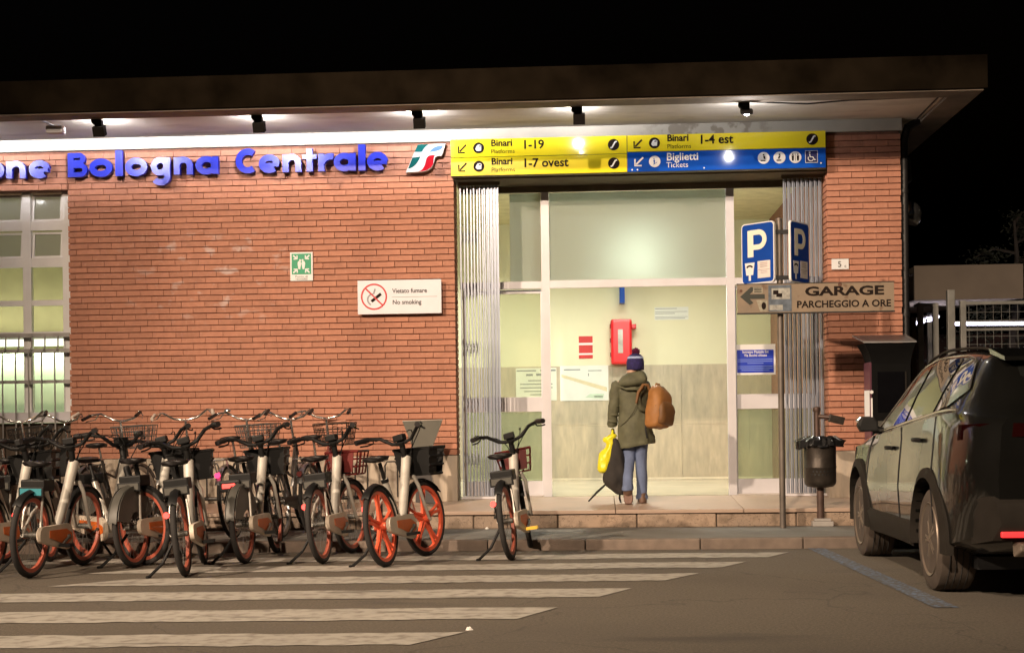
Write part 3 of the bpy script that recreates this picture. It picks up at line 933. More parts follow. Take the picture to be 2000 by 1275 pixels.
for (x0, x1, z0, z1, num, ax, tx) in ((-1.512, 0.348, 3.947, 4.139, "1-19", 0, 0), (-1.512, 0.348, 3.752, 3.945, "1-7 ovest", 0, 0), (0.350, 2.412, 3.962, 4.139, "1-4 est", 1, 0)):
    p_ = panel(x0, x1, z0, z1, m_yellow)
    zc = (z0 + z1) / 2
    xo = x0 + (.0 if x0 < 0 else -.012)
    arrow(p_, xo + .085, zc - .045, .082, m_blackp)
    train(p_, xo + .298, zc + .0, m_blackp, m_white)
    xt = xo + .428
    for s_, size, dz, bold, col in (("Binari", .098, .016, .0025, m_blackp), ("Platforms", .066, -.062, -.0006, m_blackp)):
        text("lettering", s_, size, xt, YS, zc + dz, col, p_, 'LEFT', bold, 1.0, D0)
    text("lettering", num, .128, xt + .33, YS, zc - .018, m_blackp, p_, 'LEFT', .0028, 1.0, D0)
    steps(p_, x1 - .14, zc + .0, m_blackp, m_white)
p_ = panel(0.350, 2.412, 3.752, 3.960, m_bluefilm)
zc = 3.857
arrow(p_, .43, zc - .04, .085, m_white)
sdisc(p_, .636, zc, .060, m_white)
spoly(p_, [[(.628, zc - .03), (.634, zc - .03), (.64, zc + .01), (.632, zc + .02), (.622, zc + .01)], [(.624, zc + .022), (.634, zc + .022), (.634, zc + .034), (.624, zc + .034)], [(.62, zc - .035), (.66, zc - .012), (.662, zc - .006), (.62, zc - .028)]], m_bluefilm)
text("lettering", "Biglietti", .112, .757, YS, zc + .008, m_white, p_, 'LEFT', .0018, 1.0, D0)
text("lettering", "Tickets", .078, .757, YS, zc - .066, m_white, p_, 'LEFT', .0, 1.0, D0)
for i, cx in enumerate((1.768, 1.932, 2.096)):
    sdisc(p_, cx, zc + .01, .062, m_white)
    z = zc + .01
    if i < 2:
        q = -1 if i == 0 else 1
        spoly(p_, [[(cx - .008, z + .024), (cx + .008, z + .024), (cx + .008, z + .040), (cx - .008, z + .040)],
                   [(cx - .010 * q - .008, z - .012), (cx - .010 * q + .010, z - .012), (cx + .012, z + .020), (cx - .006, z + .020)],
                   [(cx - .03, z - .034), (cx + .018, z - .034), (cx + .018, z - .022), (cx - .03, z - .022)]], m_blackp)
    else:
        for sx in (-.026, .026):
            spoly(p_, [[(cx + sx - .009, z - .036), (cx + sx + .009, z - .036), (cx + sx + .013, z + .018), (cx + sx - .013, z + .018)], [(cx + sx - .007, z + .022), (cx + sx + .007, z + .022), (cx + sx + .007, z + .036), (cx + sx - .007, z + .036)]], m_blackp)
        spoly(p_, [[(cx - .002, z - .036), (cx + .002, z - .036), (cx + .002, z + .036), (cx - .002, z + .036)]], m_blackp)
cx, z = 2.262, zc + .012
k = MB(); k.box(cx - .062, cx + .062, YS - .0012, YS, z - .062, z + .062); k.build("pictogram", mat("dark_blue_print", (.006, .01, .10), .4), p_, shift=D0)
k = MB(); k.ribbon([(cx - .062, z - .062), (cx + .062, z - .062), (cx + .062, z + .062), (cx - .062, z + .062)], .006, YS - .0025, YS - .0013, True)
k.disc(cx - .018, z + .044, .009, YS - .003, YS - .0013, 12)
k.ribbon(arc(cx - .006, z - .016, .028, 150, 330, 14), .009, YS - .0031, YS - .0013)
k.ribbon([(cx - .018, z + .030), (cx - .014, z - .002), (cx + .014, z - .004), (cx + .032, z - .034), (cx + .044, z - .030)], .010, YS - .0036, YS - .0013)
k.build("pictogram", m_white, p_, shift=D0)
for cx_, cz_ in ((.40, 3.775), (.455, 3.775), (1.15, 3.778), (2.36, 3.80)):
    sdisc(p_, cx_, cz_, .008, m_white)

# green assembly point sign
E0 = (-3.143, -0.01, 2.84)
es = thing("assembly_point_sign", "small green and white assembly point sign on the bare brick", "sign", E0)
k = MB(); k.box(-3.266, -3.020, -0.02, -0.004, 2.687, 2.995); k.build("plate", m_white, es, shift=E0, bevel=.004)
m_sgreen = mat("sign_green", (0.0, 0.30, 0.14), 0.4, var=0.03)
k = MB(); k.box(-3.248, -3.038, -0.0225, -0.0205, 2.757, 2.978); k.build("green_field", m_sgreen, es, shift=E0)
k = MB()
cx, cz = -3.143, 2.867
for sx in (-1, 1):
    for sz in (-1, 1):
        tx_, tz_ = cx + sx * .045, cz + sz * .055
        k.ribbon([(cx + sx * .088, cz + sz * .092), (tx_ + sx * .008, tz_ + sz * .008)], .016, -0.0245, -0.023)
        k.ribbon([(tx_ + sx * .038, tz_), (tx_, tz_), (tx_, tz_ + sz * .038)], .014, -0.0252, -0.023)
for dx in (-.022, .022):
    k.prism([(cx + dx - .010, cz - .055), (cx + dx + .010, cz - .055), (cx + dx + .020, cz + .008), (cx + dx + .012, cz + .030), (cx + dx - .012, cz + .030), (cx + dx - .020, cz + .008)], -0.0242, -0.023)
    k.disc(cx + dx * .6, cz + .040, .011, -0.0248, -0.023, 12)
k.build("pictogram", m_white, es, shift=E0)
m_greyprint = mat("grey_print", (0.22, 0.24, 0.24), 0.5, var=0.02)
text("lettering", "Punto di", .034, cx, -0.0212, 2.722, m_greyprint, es, 'CENTER', 0, 1.2, E0)
text("lettering", "raccolta", .034, cx, -0.0212, 2.697, m_greyprint, es, 'CENTER', 0, 1.2, E0)

# no smoking sign
F0 = (-2.08, -0.04, 2.49)
fs = thing("no_smoking_sign", "wide white no smoking sign standing off the brick wall", "sign", F0)
k = MB(); k.box(-2.53, -1.635, -0.075, -0.055, 2.313, 2.672); k.build("plate", mat("pale_sign_plate", (0.74, 0.74, 0.80), 0.4, var=0.03), fs, shift=F0)
k = MB()
for x in (-2.4, -1.77):
    k = MB(); k.box(x - .03, x + .03, -0.0545, 0.0, 2.33, 2.64); k.build("bracket", m_black, fs, shift=F0)
m_sred = mat("sign_red", (0.55, 0.015, 0.02), 0.4, var=0.03)
cx, cz, r = -2.355, 2.498, .132
k = MB(); k.ribbon([(cx + r * math.cos(2 * math.pi * i / 36), cz + r * math.sin(2 * math.pi * i / 36)) for i in range(36)], .017, -0.0775, -0.0755, True); k.ribbon([(cx - r * .7, cz + r * .7), (cx + r * .7, cz - r * .7)], .016, -0.0805, -0.079); k.build("ring", m_sred, fs, shift=F0)
k = MB(); k.ribbon([(cx - .028, cz - .05), (cx + .075, cz + .03)], .030, -0.0785, -0.0755); k.build("cigarette", m_blackp, fs, shift=F0)
k = MB(); k.ribbon(bez((cx - .035, cz - .085), (cx - .10, cz - .04), (cx - .06, cz + .03), (cx - .005, cz + .03)), .017, -0.0770, -0.0755); k.ribbon(bez((cx + .0, cz + .03), (cx - .005, cz + .05), (cx + .012, cz + .06), (cx + .01, cz + .085)), .016, -0.0778, -0.0755); k.build("smoke_print", mat("smoke_print_grey", (.30, .30, .34), .5), fs, shift=F0)
text("lettering", "Vietato fumare", .066, -2.158, -0.0765, 2.535, m_blackp, fs, 'LEFT', .0006, 0.93, F0)
text("lettering", "No smoking", .066, -2.158, -0.0765, 2.415, m_blackp, fs, 'LEFT', .0006, 0.95, F0)
k = MB(); k.box(-2.165, -1.68, -0.077, -0.0755, 2.489, 2.493); k.build("divider", m_greyprint, fs, shift=F0)

# house number
H0 = (2.563, -0.01, 2.755)
hn = thing("house_number", "small white house number tile reading 5 c on the right brick pier", "sign", H0)
k = MB(); k.box(2.474, 2.652, -0.018, -0.004, 2.702, 2.812); k.build("tile", mat("white_tile", (0.80, 0.81, 0.82), 0.25, var=0.02), hn, shift=H0, bevel=.003)
text("lettering", "5", .085, 2.535, -0.0195, 2.728, m_blackp, hn, 'LEFT', 0, 1, H0)
text("lettering", "c", .045, 2.605, -0.0195, 2.722, m_blackp, hn, 'LEFT', 0, 1, H0)

# parking signs and garage board on one post
P0 = (1.775, -1.25, 0.093)
ps = thing("parking_sign_post", "sign post with two blue parking signs and a worn garage board", "sign post", P0)
m_pole = mat("weathered_steel_pole", (0.17, 0.145, 0.125), 0.5, metal=0.5, var=0.25, scale=5)
k = MB(); k.tube([(1.775, -1.25, 0.093), (1.775, -1.25, 3.05)], 0.030, 14); k.lathe([(.03, 3.051), (.034, 3.055), (.034, 3.075), (.01, 3.08)], 14, Matrix.Translation((1.775, -1.25, 0))); k.build("pole", m_pole, ps, shift=P0, smooth=40)
k = MB()
for z in (2.94, 2.50):
    k = MB(); k.box(1.70, 1.90, -1.285, -1.255, z - .02, z + .02); k.build("bracket", m_black, ps, shift=P0)
m_pblue = mat("parking_sign_blue", (0.005, 0.055, 0.34), 0.5, spec=0.2, var=0.06)
m_ppaper = mat("faded_sticker", (0.70, 0.66, 0.64), 0.6, var=0.08)
def psign(cx, cz, w, h, rz):
    M = Matrix.Translation((cx, -1.19, cz)) @ Matrix.Rotation(rz, 4, 'Z')
    S = Matrix.Translation(-Vector(P0)) @ M
    def bld(k, nm, m, par): 
        o = k.build(nm, m, par); o.data.transform(S); return o
    def rrect(w_, h_, r, ):
        out = []
        for (sx, sz, a) in ((1, 1, 0), (-1, 1, 90), (-1, -1, 180), (1, -1, 270)):
            out += arc(sx * (w_ / 2 - r), sz * (h_ / 2 - r), r, a, a + 90, 5)
        return out
    k = MB(); k.prism(rrect(w, h, .04), 0.0, .022); pl = bld(k, "parking_panel", m_white, ps)
    k = MB(); k.prism(rrect(w - .022, h - .022, .034), -.002, -.0003); bld(k, "blue_field", m_pblue, pl)
    k = MB(); sx = w / .32
    k.ribbon([(-.068 * sx, -.035), (-.068 * sx, .225)], .056 * sx, -.0045, -.0022)
    k.ribbon([(-.07 * sx, .202), (.015 * sx, .202)] + arc(.012 * sx, .130, .072, 85, -85, 12)[0:] + [(.012 * sx, .058), (-.07 * sx, .058)], .050, -.0052, -.0022)
    bld(k, "letter", m_cream2 if rz else m_white, pl)
    k = MB(); k.prism([(-.125 * sx, -.088), (-.112 * sx, -.208), (-.045 * sx, -.208), (-.030 * sx, -.088)], -.0045, -.0022); k.box(-.088 * sx, -.068 * sx, -.0045, -.0022, -.262, -.209); bld(k, "meter_pictogram", m_white, pl)
    k = MB(); k.ribbon(arc(-.078 * sx, -.15, .04, 150, 30, 8, .032), .016, -.0065, -.0048); bld(k, "meter_dial", m_blackp, pl)
    k = MB(); k.box(.0, .122 * sx, -.0045, -.0022, -.245, -.080); st_ = bld(k, "sticker", m_ppaper, pl)
    k = MB()
    for q in range(3): k.box(.025 * sx, .095 * sx, -.0055, -.0047, -.105 - q * .018, -.097 - q * .018)
    k.box(.005, .118 * sx, -.0055, -.0047, -.168, -.163)
    for q in range(2): k.box(.03 * sx, .095 * sx, -.0055, -.0047, -.183 - q * .016, -.178 - q * .016)
    bld(k, "sticker_print", mat("rosy_print", (.42, .34, .33), .6), pl)
psign(1.574, 2.752, 0.40, 0.590, math.radians(-45))
psign(1.980, 2.748, 0.40, 0.590, math.radians(56))
m_board = mat("rusty_cream_board", (0.26, 0.205, 0.15), 0.6, var=0.14, scale=6, tint=(1, .95, .9))
def rusty(nt, base):
    n = pos_noise(nt, 9, 6.0)
    return mixc(nt, ramp(nt, n.outputs["Fac"], 0.60, 0.72, 0.0, 0.7), base, (0.13, 0.065, 0.035))
overlay(m_board, rusty)
k = MB(); k.box(1.36, 2.845, -1.325, -1.300, 2.163, 2.436); gb = k.build("garage_board", m_board, ps, shift=P0)
k = MB(); k.box(1.355, 2.85, -1.33, -1.30, 2.150, 2.1625); k.box(1.355, 2.85, -1.329, -1.30, 2.4365, 2.444); k.build("board_edge", m_black, gb, shift=P0)
YG = -1.3262
text("lettering", "GARAGE", .118, 2.375, YG, 2.320, m_blackp, gb, 'CENTER', .004, 1.62, P0)
text("lettering", "PARCHEGGIO A ORE", .092, 2.368, YG, 2.205, m_blackp, gb, 'CENTER', .0022, 1.03, P0)
k = MB(); k.prism([(1.385, 2.318), (1.478, 2.238), (1.512, 2.258), (1.478, 2.296), (1.62, 2.296), (1.62, 2.340), (1.478, 2.340), (1.535, 2.40), (1.49, 2.412)], YG - .002, YG); k.build("arrow", mat("faded_green_black", (.035, .04, .033), .6), gb, shift=P0)
k = MB(); k.box(1.655, 1.875, YG - .0018, YG, 2.172, 2.425); stk = k.build("sticker", mat("sticker_slate", (.10, .125, .16), .5, var=.4, scale=18), gb, shift=P0)
k = MB(); k.box(1.685, 1.86, YG - .003, YG - .0019, 2.29, 2.395); k.box(1.665, 1.79, YG - .003, YG - .0019, 2.185, 2.235); k.build("sticker_print", mat("sticker_pale", (.36, .36, .33), .5, var=.3, scale=30), stk, shift=P0)
k = MB(); k.box(1.70, 1.75, YG - .0042, YG - .0031, 2.335, 2.375); k.box(1.73, 1.785, YG - .0046, YG - .0031, 2.31, 2.345); k.build("sticker_print", m_blackp, stk, shift=P0)
m_sand = mat("sticker_sand", (.33, .31, .24), .6, var=.3, scale=25)
k = MB(); k.box(1.51, 1.60, YG - .0022, YG, 2.349, 2.408); k.build("sticker", m_sand, gb, shift=P0)
k = MB(); k.prism([(1.54, 2.285), (1.575, 2.175), (1.645, 2.175), (1.645, 2.285)], YG - .0016, YG); stk = k.build("sticker", m_sand, gb, shift=P0)
k = MB()
for q in range(3): k.box(1.52, 1.592, YG - .0034, YG - .0023, 2.360 + q * .016, 2.367 + q * .016)
k.disc(1.61, 2.228, .022, YG - .0034, YG - .0023, 12, .036)
k.build("sticker_print", m_blackp, stk, shift=P0)
k = MB(); k.disc(2.335, 2.42, .02, YG - .002, YG, 14); k.disc(1.395, 2.375, .014, YG - .002, YG, 12); k.build("rivet", mat("rust", (.12, .06, .04), .8), gb, shift=P0)

# papers and boxes on the lobby wall
def paper(name, label, cat, x0, x1, z0, z1, y, m, lines=(), lm=None, extra=None):
    o0 = ((x0 + x1) / 2, y, (z0 + z1) / 2)
    t = thing(name, label, cat, o0)
    k = MB(); k.box(x0, x1, y - .003, y, z0, z1); sh = k.build("sheet", m, t, shift=o0)
    if lines:
        k = MB()
        for (a, b, c, d) in lines: k.box(x0 + a * (x1 - x0), x0 + b * (x1 - x0), y - .0042, y - .0032, z0 + c * (z1 - z0), z0 + d * (z1 - z0))
        k.build("print", lm or m_greyprint, sh, shift=o0)
    if extra: extra(t, sh, o0)
    return t
m_paper = mat("pale_paper", (0.70, 0.74, 0.64), 0.7, var=0.04)
m_paper2 = mat("white_paper", (0.74, 0.77, 0.72), 0.7, var=0.04)
m_redp = mat("red_print", (0.55, 0.04, 0.04), 0.6, var=0.06)
paper("fire_notice", "red and white printed notice left of the red hose cabinet", "notice", -0.245, -0.05, 2.04, 2.355, YB - .001, m_white,
      [(.0, 1, 0.0, .16), (0, 1, .24, .60), (0, 1, .70, 1.0)], m_redp)
paper("white_notice", "small white paper notice alone on the cream lobby wall", "notice", 0.825, 1.30, 2.565, 2.745, YB - .001, m_paper2,
      [(.02, .66, .86, .90), (.02, .97, .62, .65), (.02, .6, .48, .52), (.02, .97, .22, .25), (.02, .9, .10, .14)])
paper("paper_poster", "pale poster with centred lines of text partly behind the door post", "poster", -1.14, -0.565, 1.455, 1.915, YB - .023, m_paper,
      [(.02, .5, .90, .94), (.6, .98, .90, .95), (.25, .42, .76, .82), (.5, .72, .76, .83), (.3, .8, .60, .63), (.1, .9, .49, .52), (.1, .9, .38, .41), (.2, .85, .27, .30), (.35, .8, .17, .20)])
def mapx(t, sh, o0):
    x0, z1 = -0.515, 1.94
    k = MB(); k.prism([(x0 + .02, z1 - .16), (x0 + .66, z1 - .37), (x0 + .66, z1 - .31), (x0 + .02, z1 - .12)], YB - .0274, YB - .0264); k.build("street_print", mat("tan_print", (.66, .60, .40), .7), sh, shift=o0)
    k = MB(); k.prism([(x0 + .35, z1 - .45), (x0 + .42, z1 - .40), (x0 + .62, z1 - .40), (x0 + .60, z1 - .47)], YB - .0272, YB - .0264); k.build("park_print", mat("mint_print", (.56, .70, .56), .7), sh, shift=o0)
paper("street_map", "pale street map sheet below the red hose cabinet", "map", -0.515, 0.165, 1.445, 1.94, YB - .023, m_paper2,
      [(.08, .42, .87, .90), (.58, .86, .84, .865), (.58, .60, .70, .78), (.70, .88, .10, .125)], m_greyprint, mapx)
k0 = (0.36, YB, 2.26)
hc = thing("hose_cabinet", "red fire hose cabinet on the lobby wall behind the person", "fire cabinet", k0)
m_fire = mat("fire_red_plastic", (0.62, 0.012, 0.018), 0.35, var=0.04)
k = MB(); k.box(0.205, 0.50, YB - .20, YB - .001, 1.945, 2.575); k.build("case", m_fire, hc, shift=k0, bevel=.035)
k = MB(); k.box(0.50, 0.56, YB - .16, YB - .06, 2.44, 2.505); k.build("lug", m_fire, hc, shift=k0, bevel=.008)
k = MB(); k.box(0.305, 0.372, YB - .206, YB - .2005, 2.10, 2.43); k.build("window", mat("grey_window", (.45, .42, .38), .15, var=.25, scale=12), hc, shift=k0)
k = MB()
for z in (2.05, 2.25, 2.45): k.box(.193, .2045, YB - .17, YB - .08, z, z + .06)
k.build("hinge", mat("dark_red", (.2, .01, .01), .5), hc, shift=k0)
k0 = (0.372, YB - .1, 3.0)
bs = thing("blue_flag_sign", "narrow blue sign standing out from the wall above the hose cabinet", "sign", k0)
k = MB(); k.box(0.335, 0.405, YB - .22, YB - .001, 2.80, 3.2); k.build("panel", m_pblue, bs, shift=k0)
k0 = (1.74, YD + .04, 1.80)
nt_ = thing("blue_notice", "white sheet with a blue printed field on the right glass leaf", "notice", k0)
k = MB(); k.box(1.523, 1.955, YD + .043, YD + .046, 1.632, 1.965); sh = k.build("sheet", m_white, nt_, shift=k0)
k = MB(); k.box(1.537, 1.935, YD + .0410, YD + .0425, 1.655, 1.905); k.build("blue_field", mat("notice_blue", (.008, .04, .50), .5, var=.1), sh, shift=k0)
text("lettering", "Ingresso Piazzale Est", .040, 1.738, YD + .0405, 1.870, m_white, sh, 'CENTER', .0007, .86, k0)
text("lettering", "Via Bovini chiuso", .040, 1.738, YD + .0405, 1.832, m_white, sh, 'CENTER', .0007, .9, k0)
k = MB()
for q, (a, b) in enumerate(((.03, .97), (.02, .97), (.28, .72), (.03, .97), (.03, .97), (.12, .88))):
    z = 1.800 - q * .021 - (.012 if q > 2 else 0)
    k.box(1.537 + a * .398, 1.537 + b * .398, YD + .0398, YD + .0408, z - .004, z + .003)
k.build("print", mat("light_blue_print", (.22, .32, .75), .5), sh, shift=k0)

# folded lattice gates
m_gate = mat("galvanised_gate", (0.38, 0.42, 0.52), 0.34, metal=0.5, var=0.10, scale=5)
m_gdark = mat("gate_link_steel", (0.42, 0.42, 0.44), 0.4, metal=0.5, var=0.15)
def gate(name, label, xs_, y0):
    o0 = (sum(xs_) / len(xs_), y0, 0.33)
    t = thing("folding_gate", label, "gate", o0, 0, "folded lattice gates at the doorway")
    for i, x in enumerate(xs_):
        dy = .03 if i % 2 else 0
        k = MB()
        k.box(x - .0065, x + .0065, y0 + dy, y0 + dy + .012, 0.355, 3.70)
        k.box(x - .0065, x - .0045, y0 + dy + .0125, y0 + dy + .03, 0.355, 3.70); k.box(x + .0045, x + .0065, y0 + dy + .0125, y0 + dy + .03, 0.355, 3.70)
        k.build("gate_bar", m_gate, t, shift=o0)
    for zc_ in (0.75, 1.35, 1.95, 2.55, 3.15):
        k = MB()
        for i in range(min(5, len(xs_) - 1)) if xs_[0] < 0 else (0, 14):
            a, b = xs_[i], xs_[i + 1]
            for s in (-1, 1):
                k.tube([(a, y0 + .045, zc_ - s * .10), (b, y0 + .045 + .004 * s, zc_ + s * .10)], 0.004, 4)
        k.build("scissor_link", m_gdark, t, shift=o0)
    k = MB(); k.box(min(xs_) - .02, max(xs_) + .02, y0 - .005, y0 + .07, 0.325, 0.350); k.build("floor_track", m_alu, t, shift=o0)
    k = MB(); k.box(min(xs_) - .02, max(xs_) + .02, y0 - .005, y0 + .07, 3.702, 3.732); k.build("top_track", m_lintel, t, shift=o0)
    return t, o0
xl = [-1.445, -1.407, -1.370, -1.334, -1.299, -1.266, -1.236, -1.209, -1.185, -1.163, -1.143, -1.124, -1.106, -1.089, -1.072, -1.056, -1.040]
gate("folding_gate", "folded silver lattice gate left of the doorway", xl, 0.18)
xr = [2.012 + i * .0232 for i in range(18)]
gt, o0 = gate("folding_gate", "folded silver lattice gate right of the doorway behind the bin", xr, 0.18)
# ================================================================== BICYCLES
m_tyre = mat("tyre_rubber", (0.022, 0.020, 0.019), 0.85, var=0.25, scale=12)
m_rimd = mat("dull_orange_rim", (0.42, 0.105, 0.065), 0.5, var=0.2)
m_rimo = mat("orange_rim", (0.80, 0.13, 0.06), 0.4, var=0.06)
m_silver = mat("silver_frame_paint", (0.60, 0.57, 0.51), 0.35, metal=0.25, var=0.18)
m_orange = mat("orange_case", (0.62, 0.135, 0.02), 0.45, var=0.10)
m_blackpl = mat("black_plastic", (0.010, 0.010, 0.010), 0.55, spec=0.25, var=0.2)
m_greypl = mat("grey_plastic", (0.075, 0.072, 0.062), 0.5, var=0.15)
m_saddle = mat("black_saddle", (0.014, 0.012, 0.012), 0.45, spec=0.3, var=0.2)
m_chrome = mat("chrome", (0.75, 0.74, 0.72), 0.18, metal=0.95, var=0.04)
m_redbasket = mat("red_basket_wire", (0.13, 0.012, 0.010), 0.5, var=0.2)
m_steelwire = mat("steel_wire", (0.32, 0.32, 0.32), 0.35, metal=0.8, var=0.1)
m_teal = mat("teal_plate", (0.03, 0.22, 0.27), 0.5, var=0.1)
m_tail = emis("tail_light_red", (1.0, 0.06, 0.05), 2.2)
m_tailp = emis("tail_light_pink", (1.0, 0.05, 0.16), 2.2)
m_reflector = emis("pedal_reflector_glow", (0.9, 0.5, 0.05), 0.6)  # emission stands in for the light a pedal reflector throws back

def wheel(parent, nm, c, R, style, M=None, rimmat=None, n=36):
    """tyre as the part, rim / spokes / hub as its sub-parts; the wheel plane is x-z."""
    T = M or Matrix.Identity(4)
    tw = 0.024 if style != 'thin' else 0.017
    k = MB(); k.tube([(c[0] + (R - tw) * math.cos(2 * math.pi * i / n), c[1], c[2] + (R - tw) * math.sin(2 * math.pi * i / n)) for i in range(n)], tw, 8, closed=True, M=T)
    ty = k.build(nm, m_tyre, parent, smooth=60)
    rm = rimmat or (m_rimo if style == 'five' else m_rimd)
    k = MB()
    rr = R - 2 * tw
    rings = []
    for (dr, dy) in ((.008, -.016), (.008, .016), (-.022, .012), (-.022, -.012)):
        rings.append([T @ Vector((c[0] + (rr + dr) * math.cos(2 * math.pi * i / n), c[1] + dy, c[2] + (rr + dr) * math.sin(2 * math.pi * i / n))) for i in range(n)])
    rings.append(rings[0])
    k.loft(rings, True, False)
    k.build("rim", rm, ty, smooth=40)
    k = MB()
    if style == 'five':
        for q in range(5):
            a = math.radians(90 + 72 * q)
            d, s = Vector((math.cos(a), 0, math.sin(a))), Vector((-math.sin(a), 0, math.cos(a)))
            cc = Vector(c)
            for off in (-.014, .014):
                pts = [cc + d * .03 + s * off * 1.4, cc + d * (rr * .55) + s * off * .9, cc + d * (rr - .015) + s * off * 2.2]
                k.tube(pts, [.019, .014, .016], 6, M=T)
        k.build("spokes", rm, ty, smooth=50)
    else:
        for q in range(20):
            a = 2 * math.pi * q / 20
            b = a + (.5 if q % 2 else -.5)
            k.tube([(c[0] + .025 * math.cos(b), c[1] + (.02 if q % 2 else -.02), c[2] + .025 * math.sin(b)), (c[0] + rr * math.cos(a), c[1], c[2] + rr * math.sin(a))], 0.0016, 3, caps=False, M=T)
        k.build("spokes", m_steelwire, ty)
    k = MB(); k.tube([Vector(c) + Vector((0, -.05, 0)), Vector(c) + Vector((0, .05, 0))], .03 if style == 'five' else .022, 10, M=T)
    k.build("hub", m_rimo if style == 'five' else m_greypl, ty, smooth=40)
    return ty

def wire_box(k, x0, x1, y0, y1, z0, z1, taper, r, nx, ny, nz, M):
    def P(u, v, w):
        s = 1 - taper * (1 - w)
        return (x0 + (x1 - x0) * (.5 + (u - .5) * s), y0 + (y1 - y0) * (.5 + (v - .5) * s), z0 + (z1 - z0) * w)
    for i in range(nz + 1):
        w = i / nz
        k.tube([P(0, 0, w), P(1, 0, w), P(1, 1, w), P(0, 1, w)], r * (1.5 if i == nz else 1), 4, closed=True, M=M)
    for i in range(nx + 1):
        u = i / nx
        for v in (0, 1): k.tube([P(u, v, 0), P(u, v, 1)], r, 4, caps=False, M=M)
    for i in range(ny + 1):
        v = i / ny
        for u in (0, 1): k.tube([P(u, v, 0), P(u, v, 1)], r, 4, caps=False, M=M)
        k.tube([P(0, v, 0), P(1, v, 0)], r, 4, caps=False, M=M)

def saddle_mesh(k, x, z, L=.27, w=.085):
    rings = []
    for t, hw, up, dn in ((0, .5, .006, .03), (.08, .95, .016, .05), (.28, 1.0, .012, .06), (.5, .62, .004, .055), (.75, .30, .002, .045), (.95, .22, -.004, .035), (1.0, .12, -.012, .022)):
        xx = x - L * .42 + L * t
        r = []
        for j in range(10):
            a = 2 * math.pi * j / 10
            r.append((xx, hw * w * math.cos(a), z + (up if math.sin(a) > 0 else -dn * .5) * abs(math.sin(a)) + (-.01 if math.sin(a) < 0 else 0)))
        rings.append(r)
    k.loft(rings)

def bike_matrix(rear, front, lean):
    d = Vector((front[0] - rear[0], front[1] - rear[1], 0))
    yaw = math.atan2(d.y, d.x)
    return yaw, Matrix.Rotation(-lean, 4, 'X')

